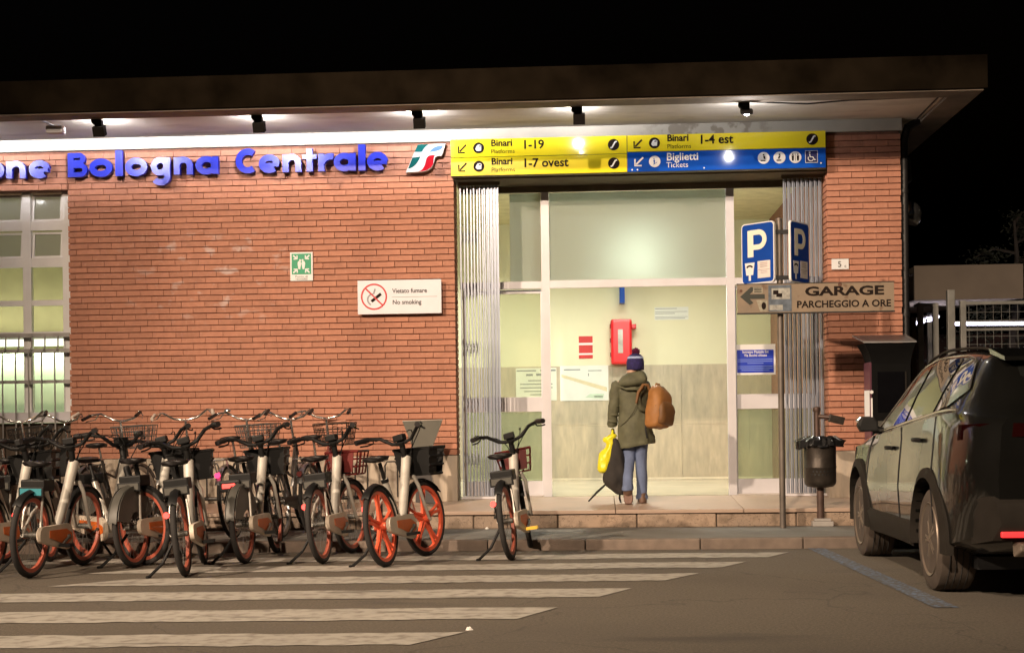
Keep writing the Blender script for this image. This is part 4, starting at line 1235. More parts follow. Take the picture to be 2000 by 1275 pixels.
def share_bike(label, rear, front, lean=8, steer=8, wheels='thin', basket='black', skirt=False, plate=None, light='round', z0=0.0, battery=True, tone=None, roll=0, group="white and orange share bikes by the kerb"):
    yaw, LM = bike_matrix(rear, front, math.radians(lean))
    t = thing("share_bicycle", label, "bicycle", (rear[0], rear[1], z0), yaw, group)
    R, L = 0.325, 0.98
    fm = tone or m_silver
    A = LM
    # steering about the head axis through the fork
    hp, hd = Vector((L - .13, 0, .64)), Vector((-.30, 0, .95)).normalized()
    SM = LM @ Matrix.Translation(hp) @ Matrix.Rotation(math.radians(steer), 4, hd) @ Matrix.Translation(-hp)
    bp0 = Vector((L - .235, 0, .95))
    BMx = SM @ Matrix.Translation(bp0) @ Matrix.Rotation(-math.radians(roll), 4, 'X') @ Matrix.Translation(-bp0)
    wstyle = 'five' if wheels == 'five' else 'wire'
    wheel(t, "rear_wheel", (0, 0, R), R, wstyle, A)
    wheel(t, "front_wheel", (L, 0, R), R, wstyle, SM)
    # frame: V of two thick tubes meeting at the cranks, plus chain stays
    k = MB()
    bb = (0.43, 0, 0.285)
    k.tube([(0.425, 0, 0.27), (0.60, 0, 0.55), (0.775, 0, 0.86)], [.040, .038, .043], 12, M=A)
    k.tube([(0.42, 0, 0.28), (0.30, 0, 0.52), (0.215, 0, 0.70)], [.034, .030, .027], 12, M=A)
    k.tube([(0.42, .05, .29), (0.2, .065, .30), (0.0, .07, R)], .017, 8, M=A)
    k.tube([(0.27, 0.02, .58), (.14, .058, .48), (0.0, .07, R)], .012, 8, M=A)
    k.tube([(0.43, -.05, .285), (0.43, .05, .285)], .045, 12, M=A)
    k.build("frame", fm, t, smooth=50)
    k = MB()
    for s in (-1, 1): k.tube([(L - .165, s * .03, .70), (L - .15, s * .062, .62), (L - .02, s * .062, R), (L, s * .062, R - .01)], [.018, .017, .013, .014], 8, M=SM)
    k.tube([(L - .165, -.04, .69), (L - .165, .04, .69)], .02, 8, M=SM)
    k.build("fork", fm, t, smooth=50)
    # chain case on the right hand side
    k = MB(); 
    def case(y0, y1, g):
        pts = arc(0, R, .045 + g, 90, 270, 8) + arc(.43, .285, .085 + g, -85, 85, 10)
        k.prism(pts, y0, y1, A)
    case(-.105, -.072, .018); cc = k.build("chain_case", mat("pale_case_paint", (.60, .52, .42), .45, var=.2) if 'pcase' not in globals() else pcase, t, smooth=30)
    globals().setdefault('pcase', cc.data.materials[0])
    k = MB()
    pts = [(.10, R - .028), (.40, .222), (.50, .26), (.50, .31), (.40, .348), (.10, R + .028)]
    k.prism(pts, -.1085, -.1055, A); k.build("case_panel", m_orange, cc)
    k = MB(); k.tube([(.43, -.125, .285), (.43, .09, .285)], .018, 8, M=A)
    for s, a in ((-1, 200), (1, 20)):
        e = (.43 + .165 * math.cos(math.radians(a)), s * .125, .285 + .165 * math.sin(math.radians(a)))
        k.tube([(.43, s * .12, .285), e], .012, 6, M=A)
    cr = k.build("crank", m_greypl, t, smooth=50)
    for s, a in ((-1, 200), (1, 20)):
        e = (.43 + .165 * math.cos(math.radians(a)), s * .16, .285 + .165 * math.sin(math.radians(a)))
        k = MB(); k.box(e[0] - .04, e[0] + .04, e[1] - .045, e[1] + .045, e[2] - .012, e[2] + .012, A); k.build("pedal", m_reflector if s < 0 and wheels != 'five' and plate == 'pedal' else m_blackpl, cr)
    # saddle on its post
    k = MB(); k.tube([(.225, 0, .68), (.165, 0, .83)], .016, 10, M=A); k.tube([(.227, 0, .675), (.217, 0, .70)], .032, 10, M=A); k.build("seat_post", m_blackpl, t, smooth=50)
    k = MB(); saddle_mesh(k, .165, .875, .29, .112); k.v = [tuple(A @ Vector(p_)) for p_ in k.v]; k.build("saddle", m_saddle, t, smooth=60)
    # lock box over the rear wheel
    if battery:
        k = MB(); k.box(.02, .21, -.095, .095, .655, .745, A); lb = k.build("lock_box", m_blackpl, t, bevel=.012)
        k = MB(); k.box(-.005, .019, -.10, .10, .615, .690, A); k.build("plate_holder", m_blackpl, lb, bevel=.006)
        k = MB(); k.box(-.0085, -.0055, -.085, .085, .628, .680, A); k.build("plate", {'teal': m_teal, None: m_greypl}.get(plate, m_greypl), lb)
        k = MB()
        for s in (-1, 1): k.tube([(.10, s * .05, .665), (.03, s * .07, .5), (0, s * .075, R)], .009, 6, M=A)
        k.build("carrier_stay", fm, t, smooth=50)
    # mudguard, with or without side skirts
    k = MB()
    r0 = R + .018
    rings = []
    for i in range(13):
        a = math.radians(15 + (155 if skirt else 120) * i / 12)
        x_, z_ = r0 * math.cos(a), R + r0 * math.sin(a)
        rings.append([(x_, -.034, z_ - .012 * math.sin(a)), (x_, 0, z_ + .006), (x_, .034, z_ - .012 * math.sin(a)), (x_, .030, z_ - .016), (x_, 0, z_), (x_, -.030, z_ - .016)])
    rings = [[A @ Vector(p_) for p_ in r_] for r_ in rings]
    k.loft(rings)
    k.build("rear_mudguard", m_greypl if skirt else m_blackpl, t, smooth=60)
    if skirt:
        k = MB()
        for s in (-1, 1):
            pts = arc(0, R, R + .010, 20, 168, 12) + arc(0, R, R * .38, 160, 20, 8)
            y0, y1 = sorted((s * .042, s * .046))
            k.prism(pts, y0, y1, A)
        k.build("wheel_skirt", m_greypl, t)
    k = MB()
    for i in range(9):
        a = math.radians(60 + 95 * i / 8)
    rings = []
    for i in range(9):
        a = math.radians(40 + 110 * i / 8)
        x_, z_ = L + r0 * math.cos(a), R + r0 * math.sin(a)
        rings.append([SM @ Vector(p_) for p_ in ((x_, -.032, z_ - .01), (x_, 0, z_ + .006), (x_, .032, z_ - .01), (x_, .028, z_ - .014), (x_, 0, z_), (x_, -.028, z_ - .014))])
    k.loft(rings); k.build("front_mudguard", m_blackpl, t, smooth=60)
    # tail light on a stalk at the left of the rear wheel
    k = MB()
    if light == 'bar':
        k.box(-.05, -.008, -.02, .16, .60, .70, A); tl = k.build("light_housing", m_blackpl, t, bevel=.02)
        k = MB(); k.box(-.058, -.0505, .02, .13, .632, .668, A); k.build("tail_light", m_tail, tl, bevel=.004)
    else:
        k = MB(); k.tube([(-.05, .075, R + .15), (-.10, .075, R + .155)], .022, 12, M=A); k.tube([(0, .075, R), (-.055, .075, R + .15)], .008, 6, M=A); tl = k.build("light_housing", m_blackpl, t, smooth=50)
        k = MB(); k.tube([(-.1005, .075, R + .155), (-.112, .075, R + .156)], .024, 12, M=A); k.build("tail_light", m_tail if light == 'round' else m_tailp, tl, smooth=50)
    # handlebar, stem, grips, levers
    k = MB()
    hx = L - .235
    k.tube([(L - .165, 0, .72), (hx + .01, 0, .86), (hx - .02, 0, .985)], [.030, .026, .024], 10, M=SM)
    k.tube([(hx - .02, 0, .98), (hx - .035, 0, 1.0)], .038, 10, M=SM)
    stem = k.build("stem", m_blackpl, t, smooth=50)
    k = MB()
    bar = [(hx - .20, .31, 1.075), (hx - .10, .265, 1.085), (hx - .03, .19, 1.07), (hx - .005, .10, 1.0), (hx - .02, .04, .985), (hx - .02, -.04, .985), (hx - .005, -.10, 1.0), (hx - .03, -.19, 1.07), (hx - .10, -.265, 1.085), (hx - .20, -.31, 1.075)]
    k.tube(bar, .0155, 8, M=BMx); hb = k.build("handlebar", m_blackpl, t, smooth=60)
    for s in (-1, 1):
        k = MB(); k.tube([(hx - .09, s * .27, 1.086), (hx - .215, s * .317, 1.074)], .023, 10, M=BMx); k.build("grip", m_saddle, hb, smooth=50)
        k = MB(); k.tube([(hx - .06, s * .245, 1.075), (hx - .03, s * .265, 1.05), (hx - .08, s * .30, 1.04), (hx - .15, s * .325, 1.04)], .007, 6, M=BMx); k.build("brake_lever", m_blackpl, hb, smooth=50)
    k = MB(); k.box(hx - .06, hx + .01, -.05, .05, 1.005, 1.06, BMx); k.build("bar_console", m_blackpl, hb, bevel=.01)
    # brake and gear cables drooping from the bar to the frame
    for q, (yy, dz) in enumerate(((.23, 0), (-.23, .02), (-.10, .03))):
        k = MB(); P0_ = BMx @ Vector((hx - .05, yy, 1.06)); P3_ = A @ Vector((L - .24, .02 - .02 * q, .80))
        k.tube(bez(tuple(P0_), (P0_.x + .16, P0_.y * .8, P0_.z + .05 + dz), (P3_.x + .14, P3_.y, P3_.z + .16), tuple(P3_), 9), .0045, 5); k.build("cable", m_blackpl, hb, smooth=60)
    # basket
    bx = L - .10
    if basket == 'black':
        k = MB()
        z1, z2 = .70, .93
        def bp_(u, v, w):
            s = .82 + .18 * w
            return SM @ Vector((bx + .26 * (.5 + (u - .5) * s) - .02, .36 * ((v - .5) * s), z1 + (z2 - z1) * w))
        q = [bp_(0, 0, 0), bp_(1, 0, 0), bp_(1, 1, 0), bp_(0, 1, 0), bp_(0, 0, 1), bp_(1, 0, 1), bp_(1, 1, 1), bp_(0, 1, 1)]
        k.add(q, [(0, 3, 2, 1), (0, 4, 7, 3), (1, 2, 6, 5)])
        for (a, b, c_, d) in ((0, 1, 5, 4), (3, 7, 6, 2)):
            k.add([q[a], q[b], q[c_], q[d]] if False else [q[a].lerp(q[b], 0), q[a].lerp(q[b], .55), q[d].lerp(q[c_], .55), q[d]] if a == 0 else [q[3], q[3].lerp(q[2], .55), q[7].lerp(q[6], .55), q[7]], [(0, 1, 2, 3)])
        for w in (0.02, .36, .68, .98):
            for v in (0, 1): k.tube([bp_(0, v, w), bp_(1, v, w)], .012, 6)
            k.tube([bp_(1, 0, w), bp_(1, 1, w)], .012, 6)
        k.tube([bp_(0, 0, 1), bp_(1, 0, 1), bp_(1, 1, 1), bp_(0, 1, 1)], .011, 6, closed=True)
        k.build("basket", m_blackpl, t, smooth=40)
    elif basket == 'red':
        k = MB()
        wire_box(k, bx - .02, bx + .20, -.16, .16, .70, .90, .22, .007, 3, 4, 3, SM)
        bk = k.build("basket", m_redbasket, t, smooth=50)
        k = MB(); k.prism([(-.10, .72), (.10, .72), (.12, .89), (-.12, .89)], -.004, .004, SM @ Matrix.Translation((bx - .02, 0, 0)) @ Matrix.Rotation(math.pi / 2, 4, 'Z')); k.build("basket_panel", m_redbasket, bk)
        k = MB(); k.tube([(L - .165, 0, .70), (bx, 0, .72), (bx + .10, 0, .705)], .012, 6, M=SM); k.build("basket_support", m_blackpl, bk, smooth=50)
    # side stand
    k = MB(); k.tube([(.06, .075, .27), (-.02, .16, .12)], .013, 6, M=A); 
    foot = LM.inverted() @ Vector((-.06, .235, .008))
    k.tube([A @ Vector((-.02, .16, .12)), Vector((-.07, .265, .008))], .012, 6); k.tube([Vector((-.10, .275, .009)), Vector((-.05, .26, .009))], .012, 6)
    k.build("kickstand", m_blackpl, t, smooth=50)
    return t

SB_ = share_bike
SB_("share bicycle with thick orange five-spoke wheels and black basket", (-1.687, -3.857), (-1.46, -2.90), 8, -12, 'five', 'black', False, None, 'round', battery=False, roll=10)
SB_("share bicycle parked alone in front of the left door leaf", (-0.719, -3.33), (-0.62, -2.37), 7, 10, 'wire', 'red', False, 'pedal', 'round', roll=5)
SB_("share bicycle with red basket and thin orange rims beside the five-spoke one", (-2.257, -3.529), (-2.17, -2.55), 6, -12, 'wire', 'red', False, None, 'round', roll=11)
SB_("share bicycle with grey wheel skirt and a wide rectangular tail light", (-2.916, -3.485), (-2.88, -2.51), 4, 4, 'wire', 'black', True, None, 'bar', roll=9)
SB_("share bicycle seen straight from behind with its tyre edge on", (-3.13, -4.46), (-3.26, -3.49), 6, 3, 'wire', 'black', False, None, 'round', roll=9)
SB_("share bicycle with grey wheel skirt next to the one seen straight from behind", (-3.76, -3.75), (-3.64, -2.78), 4, 6, 'wire', 'black', True, None, 'round', roll=8)
SB_("share bicycle with teal plate and bare black handlebar near the window", (-4.321, -4.50), (-4.27, -3.52), -1, -4, 'wire', None, False, 'teal', 'round', roll=9)
SB_("share bicycle cut by the left edge with dark rear wheel", (-4.78, -4.20), (-4.68, -3.22), 5, 12, 'wire', 'black', False, None, 'round', roll=6)
SB_("share bicycle at the left edge set back towards the window with black basket", (-5.02, -3.35), (-4.90, -2.38), 3, 12, 'wire', 'black', True, None, 'round', roll=6)
SB_("share bicycle standing crosswise behind the teal plated one, its saddle towards the brick", (-4.47, -2.88), (-3.75, -3.52), -4, 10, 'wire', None, True, None, 'round')

# ---- private city bicycles in the rack behind
def city_bike(label, rear, front, frame_m, lean=4, steer=0, basket=None, bar='swept', z0=0.095, rack=True, saddle_h=.95, lightc=None, bell=False, grips=None, panel=None):
    yaw, LM = bike_matrix(rear, front, math.radians(lean))
    t = thing("city_bicycle", label, "bicycle", (rear[0], rear[1], z0), yaw, "private bicycles in the rack by the wall")
    R, L = 0.34, 1.04
    A = LM
    hp, hd = Vector((L - .12, 0, .70)), Vector((-.30, 0, .95)).normalized()
    SM = LM @ Matrix.Translation(hp) @ Matrix.Rotation(math.radians(steer), 4, hd) @ Matrix.Translation(-hp)
    wheel(t, "rear_wheel", (0, 0, R), R, 'thin', A, m_steelwire, 30)
    wheel(t, "front_wheel", (L, 0, R), R, 'thin', SM, m_steelwire, 30)
    k = MB()
    bb = (.44, 0, .30)
    k.tube([bb, (.30, 0, .74)], .015, 8, M=A)
    k.tube([bb, (.60, 0, .42), (L - .20, 0, .80)], .017, 8, M=A)
    k.tube([(.33, 0, .62), (.55, 0, .56), (L - .215, 0, .88)], .014, 8, M=A)
    k.tube([(L - .19, 0, .76), (L - .235, 0, .94)], .020, 8, M=A)
    for s in (-1, 1):
        k.tube([(.44, s * .03, .30), (0, s * .06, R)], .010, 6, M=A); k.tube([(.31, s * .02, .70), (0, s * .06, R)], .009, 6, M=A)
    k.build("frame", frame_m, t, smooth=50)
    k = MB()
    for s in (-1, 1): k.tube([(L - .185, s * .03, .74), (L - .16, s * .05, .68), (L - .03, s * .05, R + .02), (L, s * .05, R)], .011, 6, M=SM)
    k.build("fork", frame_m, t, smooth=50)
    for cx_, MM, a0, a1 in ((0, A, 20, 150), (L, SM, 30, 160)):
        k = MB(); rings = []
        for i in range(12):
            a = math.radians(a0 + (a1 - a0) * i / 11); r0 = R + .018
            x_, z_ = cx_ + r0 * math.cos(a), R + r0 * math.sin(a)
            rings.append([MM @ Vector(p_) for p_ in ((x_, -.026, z_ - .008), (x_, 0, z_ + .005), (x_, .026, z_ - .008), (x_, 0, z_))])
        k.loft(rings); k.build("mudguard", m_steelwire, t, smooth=60)
    k = MB(); k.tube([(.31, 0, .70), (.27, 0, saddle_h - .05)], .012, 8, M=A); k.build("seat_post", m_chrome, t, smooth=50)
    k = MB(); saddle_mesh(k, .265, saddle_h - .01, .27, .10); k.v = [tuple(A @ Vector(p_)) for p_ in k.v]; k.build("saddle", m_saddle, t, smooth=60)
    k = MB()
    hx = L - .25
    k.tube([(L - .235, 0, .93), (hx - .01, 0, 1.10), (hx + .03, 0, 1.115)], .012, 8, M=SM); k.build("stem", m_chrome, t, smooth=50)
    k = MB()
    zb = 1.115
    pts = [(hx - .20, .295, zb + .035), (hx - .08, .275, zb + .075), (hx, .22, zb + .085), (hx + .045, .12, zb + .02), (hx + .03, .03, zb), (hx + .03, -.03, zb), (hx + .045, -.12, zb + .02), (hx, -.22, zb + .085), (hx - .08, -.275, zb + .075), (hx - .20, -.295, zb + .035)]
    k.tube(pts, .0115, 8, M=SM); hb = k.build("handlebar", m_chrome, t, smooth=60)
    for s in (-1, 1):
        k = MB(); k.tube([(hx - .10, s * .28, zb + .069), (hx - .215, s * .297, zb + .03)], .017, 8, M=SM); k.build("grip", grips or m_saddle, hb, smooth=50)
        k = MB(); k.tube([(hx - .02, s * .235, zb + .075), (hx - .03, s * .27, zb + .03), (hx - .13, s * .315, zb + .01)], .006, 6, M=SM); k.build("brake_lever", m_chrome, hb, smooth=50)
    if bell:
        k = MB(); k.lathe([(.034, 0), (.036, .012), (.025, .03), (.005, .036)], 14, SM @ Matrix.Translation((hx, .20, zb + .09))); k.build("bell", m_chrome, hb, smooth=50)
    if basket:
        k = MB(); wire_box(k, L - .16, L + .14, -.18, .18, .84, 1.06, .2, .0045, 6, 7, 4, SM); bk = k.build("basket", basket, t, smooth=50)
        if panel:
            k = MB(); k.tube([SM @ Vector((L - .16, s_, z_)) for s_, z_ in ((-.17, 1.03), (-.17, 1.08), (.17, 1.08), (.17, 1.03))], .010, 6, closed=True); k.build("basket_rim", panel, bk, smooth=50)
    if rack:
        k = MB()
        for s in (-1, 1):
            k.tube([(.24, s * .055, .74), (-.24, s * .06, .74)], .007, 6, M=A); k.tube([(-.16, s * .06, .74), (0, s * .06, R)], .006, 6, M=A)
        for xx in (.1, -.06, -.22): k.tube([(xx, -.06, .74), (xx, .06, .74)], .006, 6, M=A)
        k.build("carrier", m_steelwire, t, smooth=50)
    k = MB(); k.tube([(-.27, 0, .60), (-.30, 0, .60)], .025, 10, M=A); k.tube([(-.23, 0, .62), (-.275, 0, .60)], .01, 6, M=A); k.build("tail_light", lightc or m_redbasket, t, smooth=50)
    k = MB(); k.tube([(.44, -.08, .30), (.44, .08, .30)], .016, 8, M=A)
    for s, a in ((-1, 230), (1, 50)):
        e = (.44 + .165 * math.cos(math.radians(a)), s * .09, .30 + .165 * math.sin(math.radians(a)))
        k.tube([(.44, s * .08, .30), e], .010, 6, M=A)
    cr = k.build("crank", m_chrome, t, smooth=50)
    for s, a in ((-1, 230), (1, 50)):
        e = (.44 + .165 * math.cos(math.radians(a)), s * .13, .30 + .165 * math.sin(math.radians(a)))
        k = MB(); k.box(e[0] - .035, e[0] + .035, e[1] - .04, e[1] + .04, e[2] - .01, e[2] + .01, A); k.build("pedal", m_blackpl, cr)
    k = MB(); k.prism(arc(0, R, .035, 90, 270, 6) + arc(.44, .30, .075, -85, 85, 8), -.066, -.058, A); k.build("chain_guard", frame_m, t)
    return t
m_fdark = mat("dark_frame_paint", (0.05, 0.045, 0.04), 0.4, metal=0.3, var=0.2)
m_fbrown = mat("maroon_frame_paint", (0.16, 0.04, 0.03), 0.4, var=0.2)
m_fgrey = mat("grey_frame_paint", (0.30, 0.28, 0.25), 0.4, metal=0.3, var=0.2)
m_pinkwire = mat("pink_basket_coat", (0.55, 0.26, 0.17), 0.5, var=0.1)
m_palegrip = mat("worn_pale_grip", (0.55, 0.48, 0.42), 0.6, var=0.1)
city_bike("city bicycle with pale grips and tall chrome handlebar against the brick", (-4.02, -1.95), (-4.06, -0.93), m_fgrey, 2, 8, None, rack=False, saddle_h=.86, grips=m_palegrip)
city_bike("city bicycle with wire front basket and bright bell", (-3.36, -2.12), (-3.30, -1.10), m_fdark, 6, -8, m_steelwire, lightc=m_tailp, bell=True)
city_bike("city bicycle with pink rimmed front basket", (-2.66, -1.95), (-2.58, -0.95), m_fbrown, 4, -4, m_fdark, panel=m_pinkwire, rack=True)
city_bike("city bicycle with black handlebar between the bell bicycle and the pink basket", (-2.92, -2.05), (-2.86, -1.05), m_fdark, 7, -10, None, saddle_h=.92)
city_bike("city bicycle with dark grips in front of the window grille", (-5.30, -2.0), (-5.13, -1.0), m_fgrey, 7, -14, None, saddle_h=.93, grips=m_palegrip)
city_bike("city bicycle with dark saddle squeezed between the window and the pale gripped one", (-4.72, -2.02), (-4.60, -1.02), m_fdark, 5, -6, m_steelwire, saddle_h=.90)
city_bike("city bicycle with wire basket at the left edge below the window", (-5.62, -2.10), (-5.62, -1.08), m_fbrown, 4, 6, m_fdark)

# low bicycle rack on the pavement
R0 = (-3.4, -1.55, 0.095)
rk = thing("bicycle_rack", "low dark steel bicycle rack along the step", "bicycle rack", R0)
k = MB(); k.tube([(-6.3, -1.55, .44), (-2.05, -1.55, .44)], .018, 8)
for x in (-6.25, -5.2, -4.15, -3.1, -2.08): k.tube([(x, -1.55, .095), (x, -1.55, .44)], .016, 8)
k.build("rail", m_fdark, rk, shift=R0, smooth=50)
x = -6.1
while x < -2.0:
    k = MB()
    k.tube([(x, -1.53, .44), (x, -1.53, .74), (x + .02, -1.53, .78), (x + .10, -1.53, .78), (x + .12, -1.53, .74), (x + .12, -1.53, .44)], .0085, 6)
    k.build("hoop", m_fdark, rk, shift=R0, smooth=50)
    x += .29
# ================================================================== PERSON WALKING INTO THE STATION
Q0 = (0.365, -0.36, 0.300)
person = thing("person", "person in a green parka and bobble hat walking into the station", "person", Q0)
def skin_mesh(verts, edges, radii, levels=1):
    me = bpy.data.meshes.new("figure")
    me.from_pydata([Vector(v) for v in verts], edges, [])
    o = bpy.data.objects.new("figure_source", me)
    COL.objects.link(o)
    md = o.modifiers.new("skin", 'SKIN'); md.use_smooth_shade = True
    for i, r in enumerate(radii):
        me.skin_vertices[0].data[i].radius = (r, r) if not isinstance(r, tuple) else r
    me.skin_vertices[0].data[0].use_root = True
    sb = o.modifiers.new("sub", 'SUBSURF'); sb.levels = levels; sb.render_levels = levels
    dg = bpy.context.evaluated_depsgraph_get()
    out = bpy.data.meshes.new_from_object(o.evaluated_get(dg))
    bpy.data.objects.remove(o)
    for p_ in out.polygons: p_.use_smooth = True
    return out
m_skin = mat("skin", (0.50, 0.30, 0.21), 0.55, var=0.06)
m_parka = mat("olive_parka", (0.105, 0.105, 0.062), 0.75, var=0.28, scale=9, bump=0.5, bscale=22)
m_jeans = mat("blue_jeans", (0.13, 0.17, 0.29), 0.85, var=0.25, scale=7, bump=0.5, bscale=26)
m_boot = mat("brown_boot_leather", (0.13, 0.075, 0.05), 0.6, var=0.25)
m_sole = mat("dusty_sole", (0.24, 0.15, 0.12), 0.9, var=0.2, scale=20)
m_hat = mat("navy_knit", (0.025, 0.018, 0.10), 0.95, var=0.4, scale=40, bump=0.8, bscale=90)
m_hatband = mat("pale_blue_knit", (0.35, 0.42, 0.66), 0.95, var=0.25, scale=60, bump=0.6, bscale=90)
m_pompom = mat("plum_pompom", (0.12, 0.01, 0.055), 1.0, var=0.4, scale=60)
# body: one continuous figure; x to the right, y into the picture, z up from the floor
V = [(0.02, 0.0, 0.80), (0.02, 0.0, 0.98), (0.0, 0.01, 1.12), (-0.015, 0.015, 1.24), (-0.005, 0.02, 1.33), (0.03, 0.03, 1.42),      # pelvis, waist, chest, neck base, neck, head
     (0.035, 0.045, 1.50), (-0.145, 0.01, 1.215), (-0.185, 0.0, 0.98), (-0.205, 0.03, 0.775), (0.12, 0.03, 1.215), (0.155, 0.14, 1.03), (0.10, 0.30, 0.98),
     (-0.03, 0.0, 0.76), (-0.035, 0.02, 0.44), (-0.055, -0.13, 0.17), (0.075, 0.0, 0.76), (0.080, 0.035, 0.42), (0.085, 0.01, 0.075), (-0.05, -0.07, 0.06), (0.09, 0.12, 0.03)]
Ed = [(0, 1), (1, 2), (2, 3), (3, 4), (4, 5), (5, 6), (3, 7), (7, 8), (8, 9), (3, 10), (10, 11), (11, 12), (0, 13), (13, 14), (14, 15), (0, 16), (16, 17), (17, 18), (15, 19), (18, 20)]
Rr = [.105, .10, .105, .085, .045, .075, .07, .045, .038, .027, .045, .038, .027, .07, .05, .034, .07, .05, .034, .03, .03]
body = link("body", skin_mesh(V, Ed, Rr, 2), m_skin, person)
# left hand closed round the straps: palm, four fingers, thumb
HV = [(-0.205, .03, .775), (-0.208, .03, .735), (-0.21, .03, .700)]
HE = [(0, 1), (1, 2)]; HR = [.021, (.030, .016), (.028, .014)]
for i, (dy, ln) in enumerate(((-.026, .9), (-.009, 1.0), (.009, .96), (.026, .78))):
    b = len(HV)
    HV += [(-0.212, .03 + dy, .695), (-0.216, .03 + dy, .695 - .034 * ln), (-0.200, .03 + dy, .695 - .052 * ln), (-0.186, .03 + dy, .695 - .040 * ln)]
    HE += [(2, b), (b, b + 1), (b + 1, b + 2), (b + 2, b + 3)]; HR += [.0095, .009, .0085, .008]
b = len(HV)
HV += [(-0.196, .065, .738), (-0.186, .066, .708), (-0.184, .052, .684)]
HE += [(1, b), (b, b + 1), (b + 1, b + 2)]; HR += [.011, .0095, .0085]
m_glove = mat("dark_knit_glove", (0.035, 0.028, 0.03), 0.9, var=0.3)
link("hand", skin_mesh(HV, HE, HR, 1), m_glove, person)
def ring(cx, cy, cz, rx, ry, n=20, tilt=0.0, wob=0.0, ph=0.0):
    return [(cx + rx * math.cos(2 * math.pi * i / n) * (1 + wob * math.sin(3 * 2 * math.pi * i / n + ph)), cy + ry * math.sin(2 * math.pi * i / n) * (1 + wob * math.cos(2 * 2 * math.pi * i / n + ph)), cz + tilt * math.cos(2 * math.pi * i / n)) for i in range(n)]
# parka
k = MB()
k.loft([ring(0.03, .0, .585, .195, .135, tilt=.03, wob=.06), ring(.028, 0, .62, .193, .138, tilt=.02, wob=.05, ph=1), ring(.025, 0, .75, .182, .135, wob=.04, ph=2), ring(.02, 0, .88, .168, .128, wob=.03, ph=.5), ring(.01, .005, .98, .160, .122, wob=.04, ph=2.2),
        ring(0, .01, 1.08, .165, .122, wob=.02), ring(-.012, .012, 1.17, .168, .115), ring(-.012, .015, 1.225, .150, .098), ring(-.008, .018, 1.265, .105, .08), ring(0, .02, 1.30, .062, .062)])
pk = k.build("parka", m_parka, person, smooth=70); rumple(pk, .016, (9, 9, 5), 2, 1.0)
k = MB(); k.tube([(-.125, .01, 1.225), (-.158, .005, 1.17), (-.178, 0, 1.06), (-.192, -.005, .97), (-.203, .012, .87), (-.208, .028, .785)], [.066, .068, .060, .057, .050, .044], 14); rumple(k.build("sleeve", m_parka, pk, smooth=70), .014, (9, 9, 16), 2, 8.0)
k = MB(); k.tube([(.10, .015, 1.225), (.135, .03, 1.17), (.158, .09, 1.08), (.160, .15, 1.02), (.13, .24, .99), (.10, .30, .98)], [.066, .068, .060, .055, .048, .042], 14); rumple(k.build("sleeve", m_parka, pk, smooth=70), .014, (9, 9, 16), 2, 8.0)
# cuffs of folds along the sleeve
for z, x, r in ((.84, -.205, .052), (.91, -.199, .055), (1.0, -.188, .060)):
    k = MB(); k.tube([(x, .0, z - .014), (x + .002, 0, z), (x + .004, 0, z + .014)], [r * .93, r * 1.05, r * .93], 14); k.build("sleeve_fold", m_parka, pk, smooth=70)
# hood lying on the back
k = MB()
k.loft([ring(-.005, -.055, 1.19, .10, .035, 18), ring(0, -.075, 1.215, .135, .065, 18, tilt=.012), ring(.005, -.070, 1.26, .150, .085, 18, tilt=.02), ring(.010, -.045, 1.305, .132, .085, 18, tilt=.022), ring(.016, -.020, 1.340, .098, .072, 18, tilt=.018), ring(.02, 0, 1.350, .068, .056, 18, tilt=.01)])
rumple(k.build("hood", m_parka, pk, smooth=70), .012, (11, 11, 11), 1, 4.0)
k = MB(); k.tube([(-.14, -.11, 1.20), (-.06, -.150, 1.165), (.04, -.145, 1.165), (.12, -.10, 1.215)], .010, 8); k.build("hood_seam", m_parka, pk, smooth=70)
# jeans
k = MB()
k.loft([ring(-.066, -.155, .135, .060, .058, 16, wob=.06), ring(-.062, -.135, .19, .056, .058, 16), ring(-.054, -.07, .30, .056, .062, 16, wob=.04), ring(-.045, .01, .43, .064, .070, 16, wob=.03), ring(-.040, .008, .60, .078, .084, 16), ring(-.03, 0, .74, .088, .095, 16), ring(.0, 0, .82, .08, .09, 16)])
jn = k.build("jeans", m_jeans, person, smooth=70); rumple(jn, .010, (10, 10, 7), 1, 2.0)
k = MB()
k.loft([ring(.088, .0, .035, .060, .064, 16, wob=.07), ring(.087, .005, .09, .056, .060, 16), ring(.085, .018, .25, .056, .062, 16, wob=.04), ring(.082, .028, .43, .063, .070, 16, wob=.03), ring(.082, .018, .60, .077, .084, 16), ring(.075, 0, .74, .088, .095, 16), ring(.05, 0, .82, .08, .09, 16)])
rumple(k.build("trouser_leg", m_jeans, jn, smooth=70), .010, (10, 10, 7), 1, 3.0)
# boots: the left one lifted at the heel so that its sole shows, the right one flat
k = MB(); k.loft([ring(-.062, -.155, .17, .046, .048, 14), ring(-.060, -.150, .12, .048, .05, 14), ring(-.058, -.115, .08, .048, .06, 14), ring(-.054, -.085, .045, .047, .06, 14), ring(-.052, -.06, .014, .045, .05, 14), ring(-.052, -.045, .004, .036, .035, 14)])
bt = k.build("boot", m_boot, person, smooth=60)
k = MB()
M = Matrix.Translation((-.058, -.155, .078)) @ Matrix.Rotation(math.radians(68), 4, 'X')
k.prism([(x_ * .046, y_ * .085) for x_, y_ in ((-.8, -1), (.8, -1), (1, -.6), (.8, 0), (1, .5), (.6, 1), (-.6, 1), (-1, .5), (-.8, 0), (-1, -.6))], -.012, .012, M @ Matrix.Rotation(math.radians(90), 4, 'X')); k.build("sole", m_sole, bt)
k = MB(); k.loft([ring(.09, .02, .004, .046, .105, 14), ring(.09, .02, .03, .048, .105, 14), ring(.09, .01, .06, .046, .08, 14), ring(.088, -.005, .10, .045, .052, 14)])
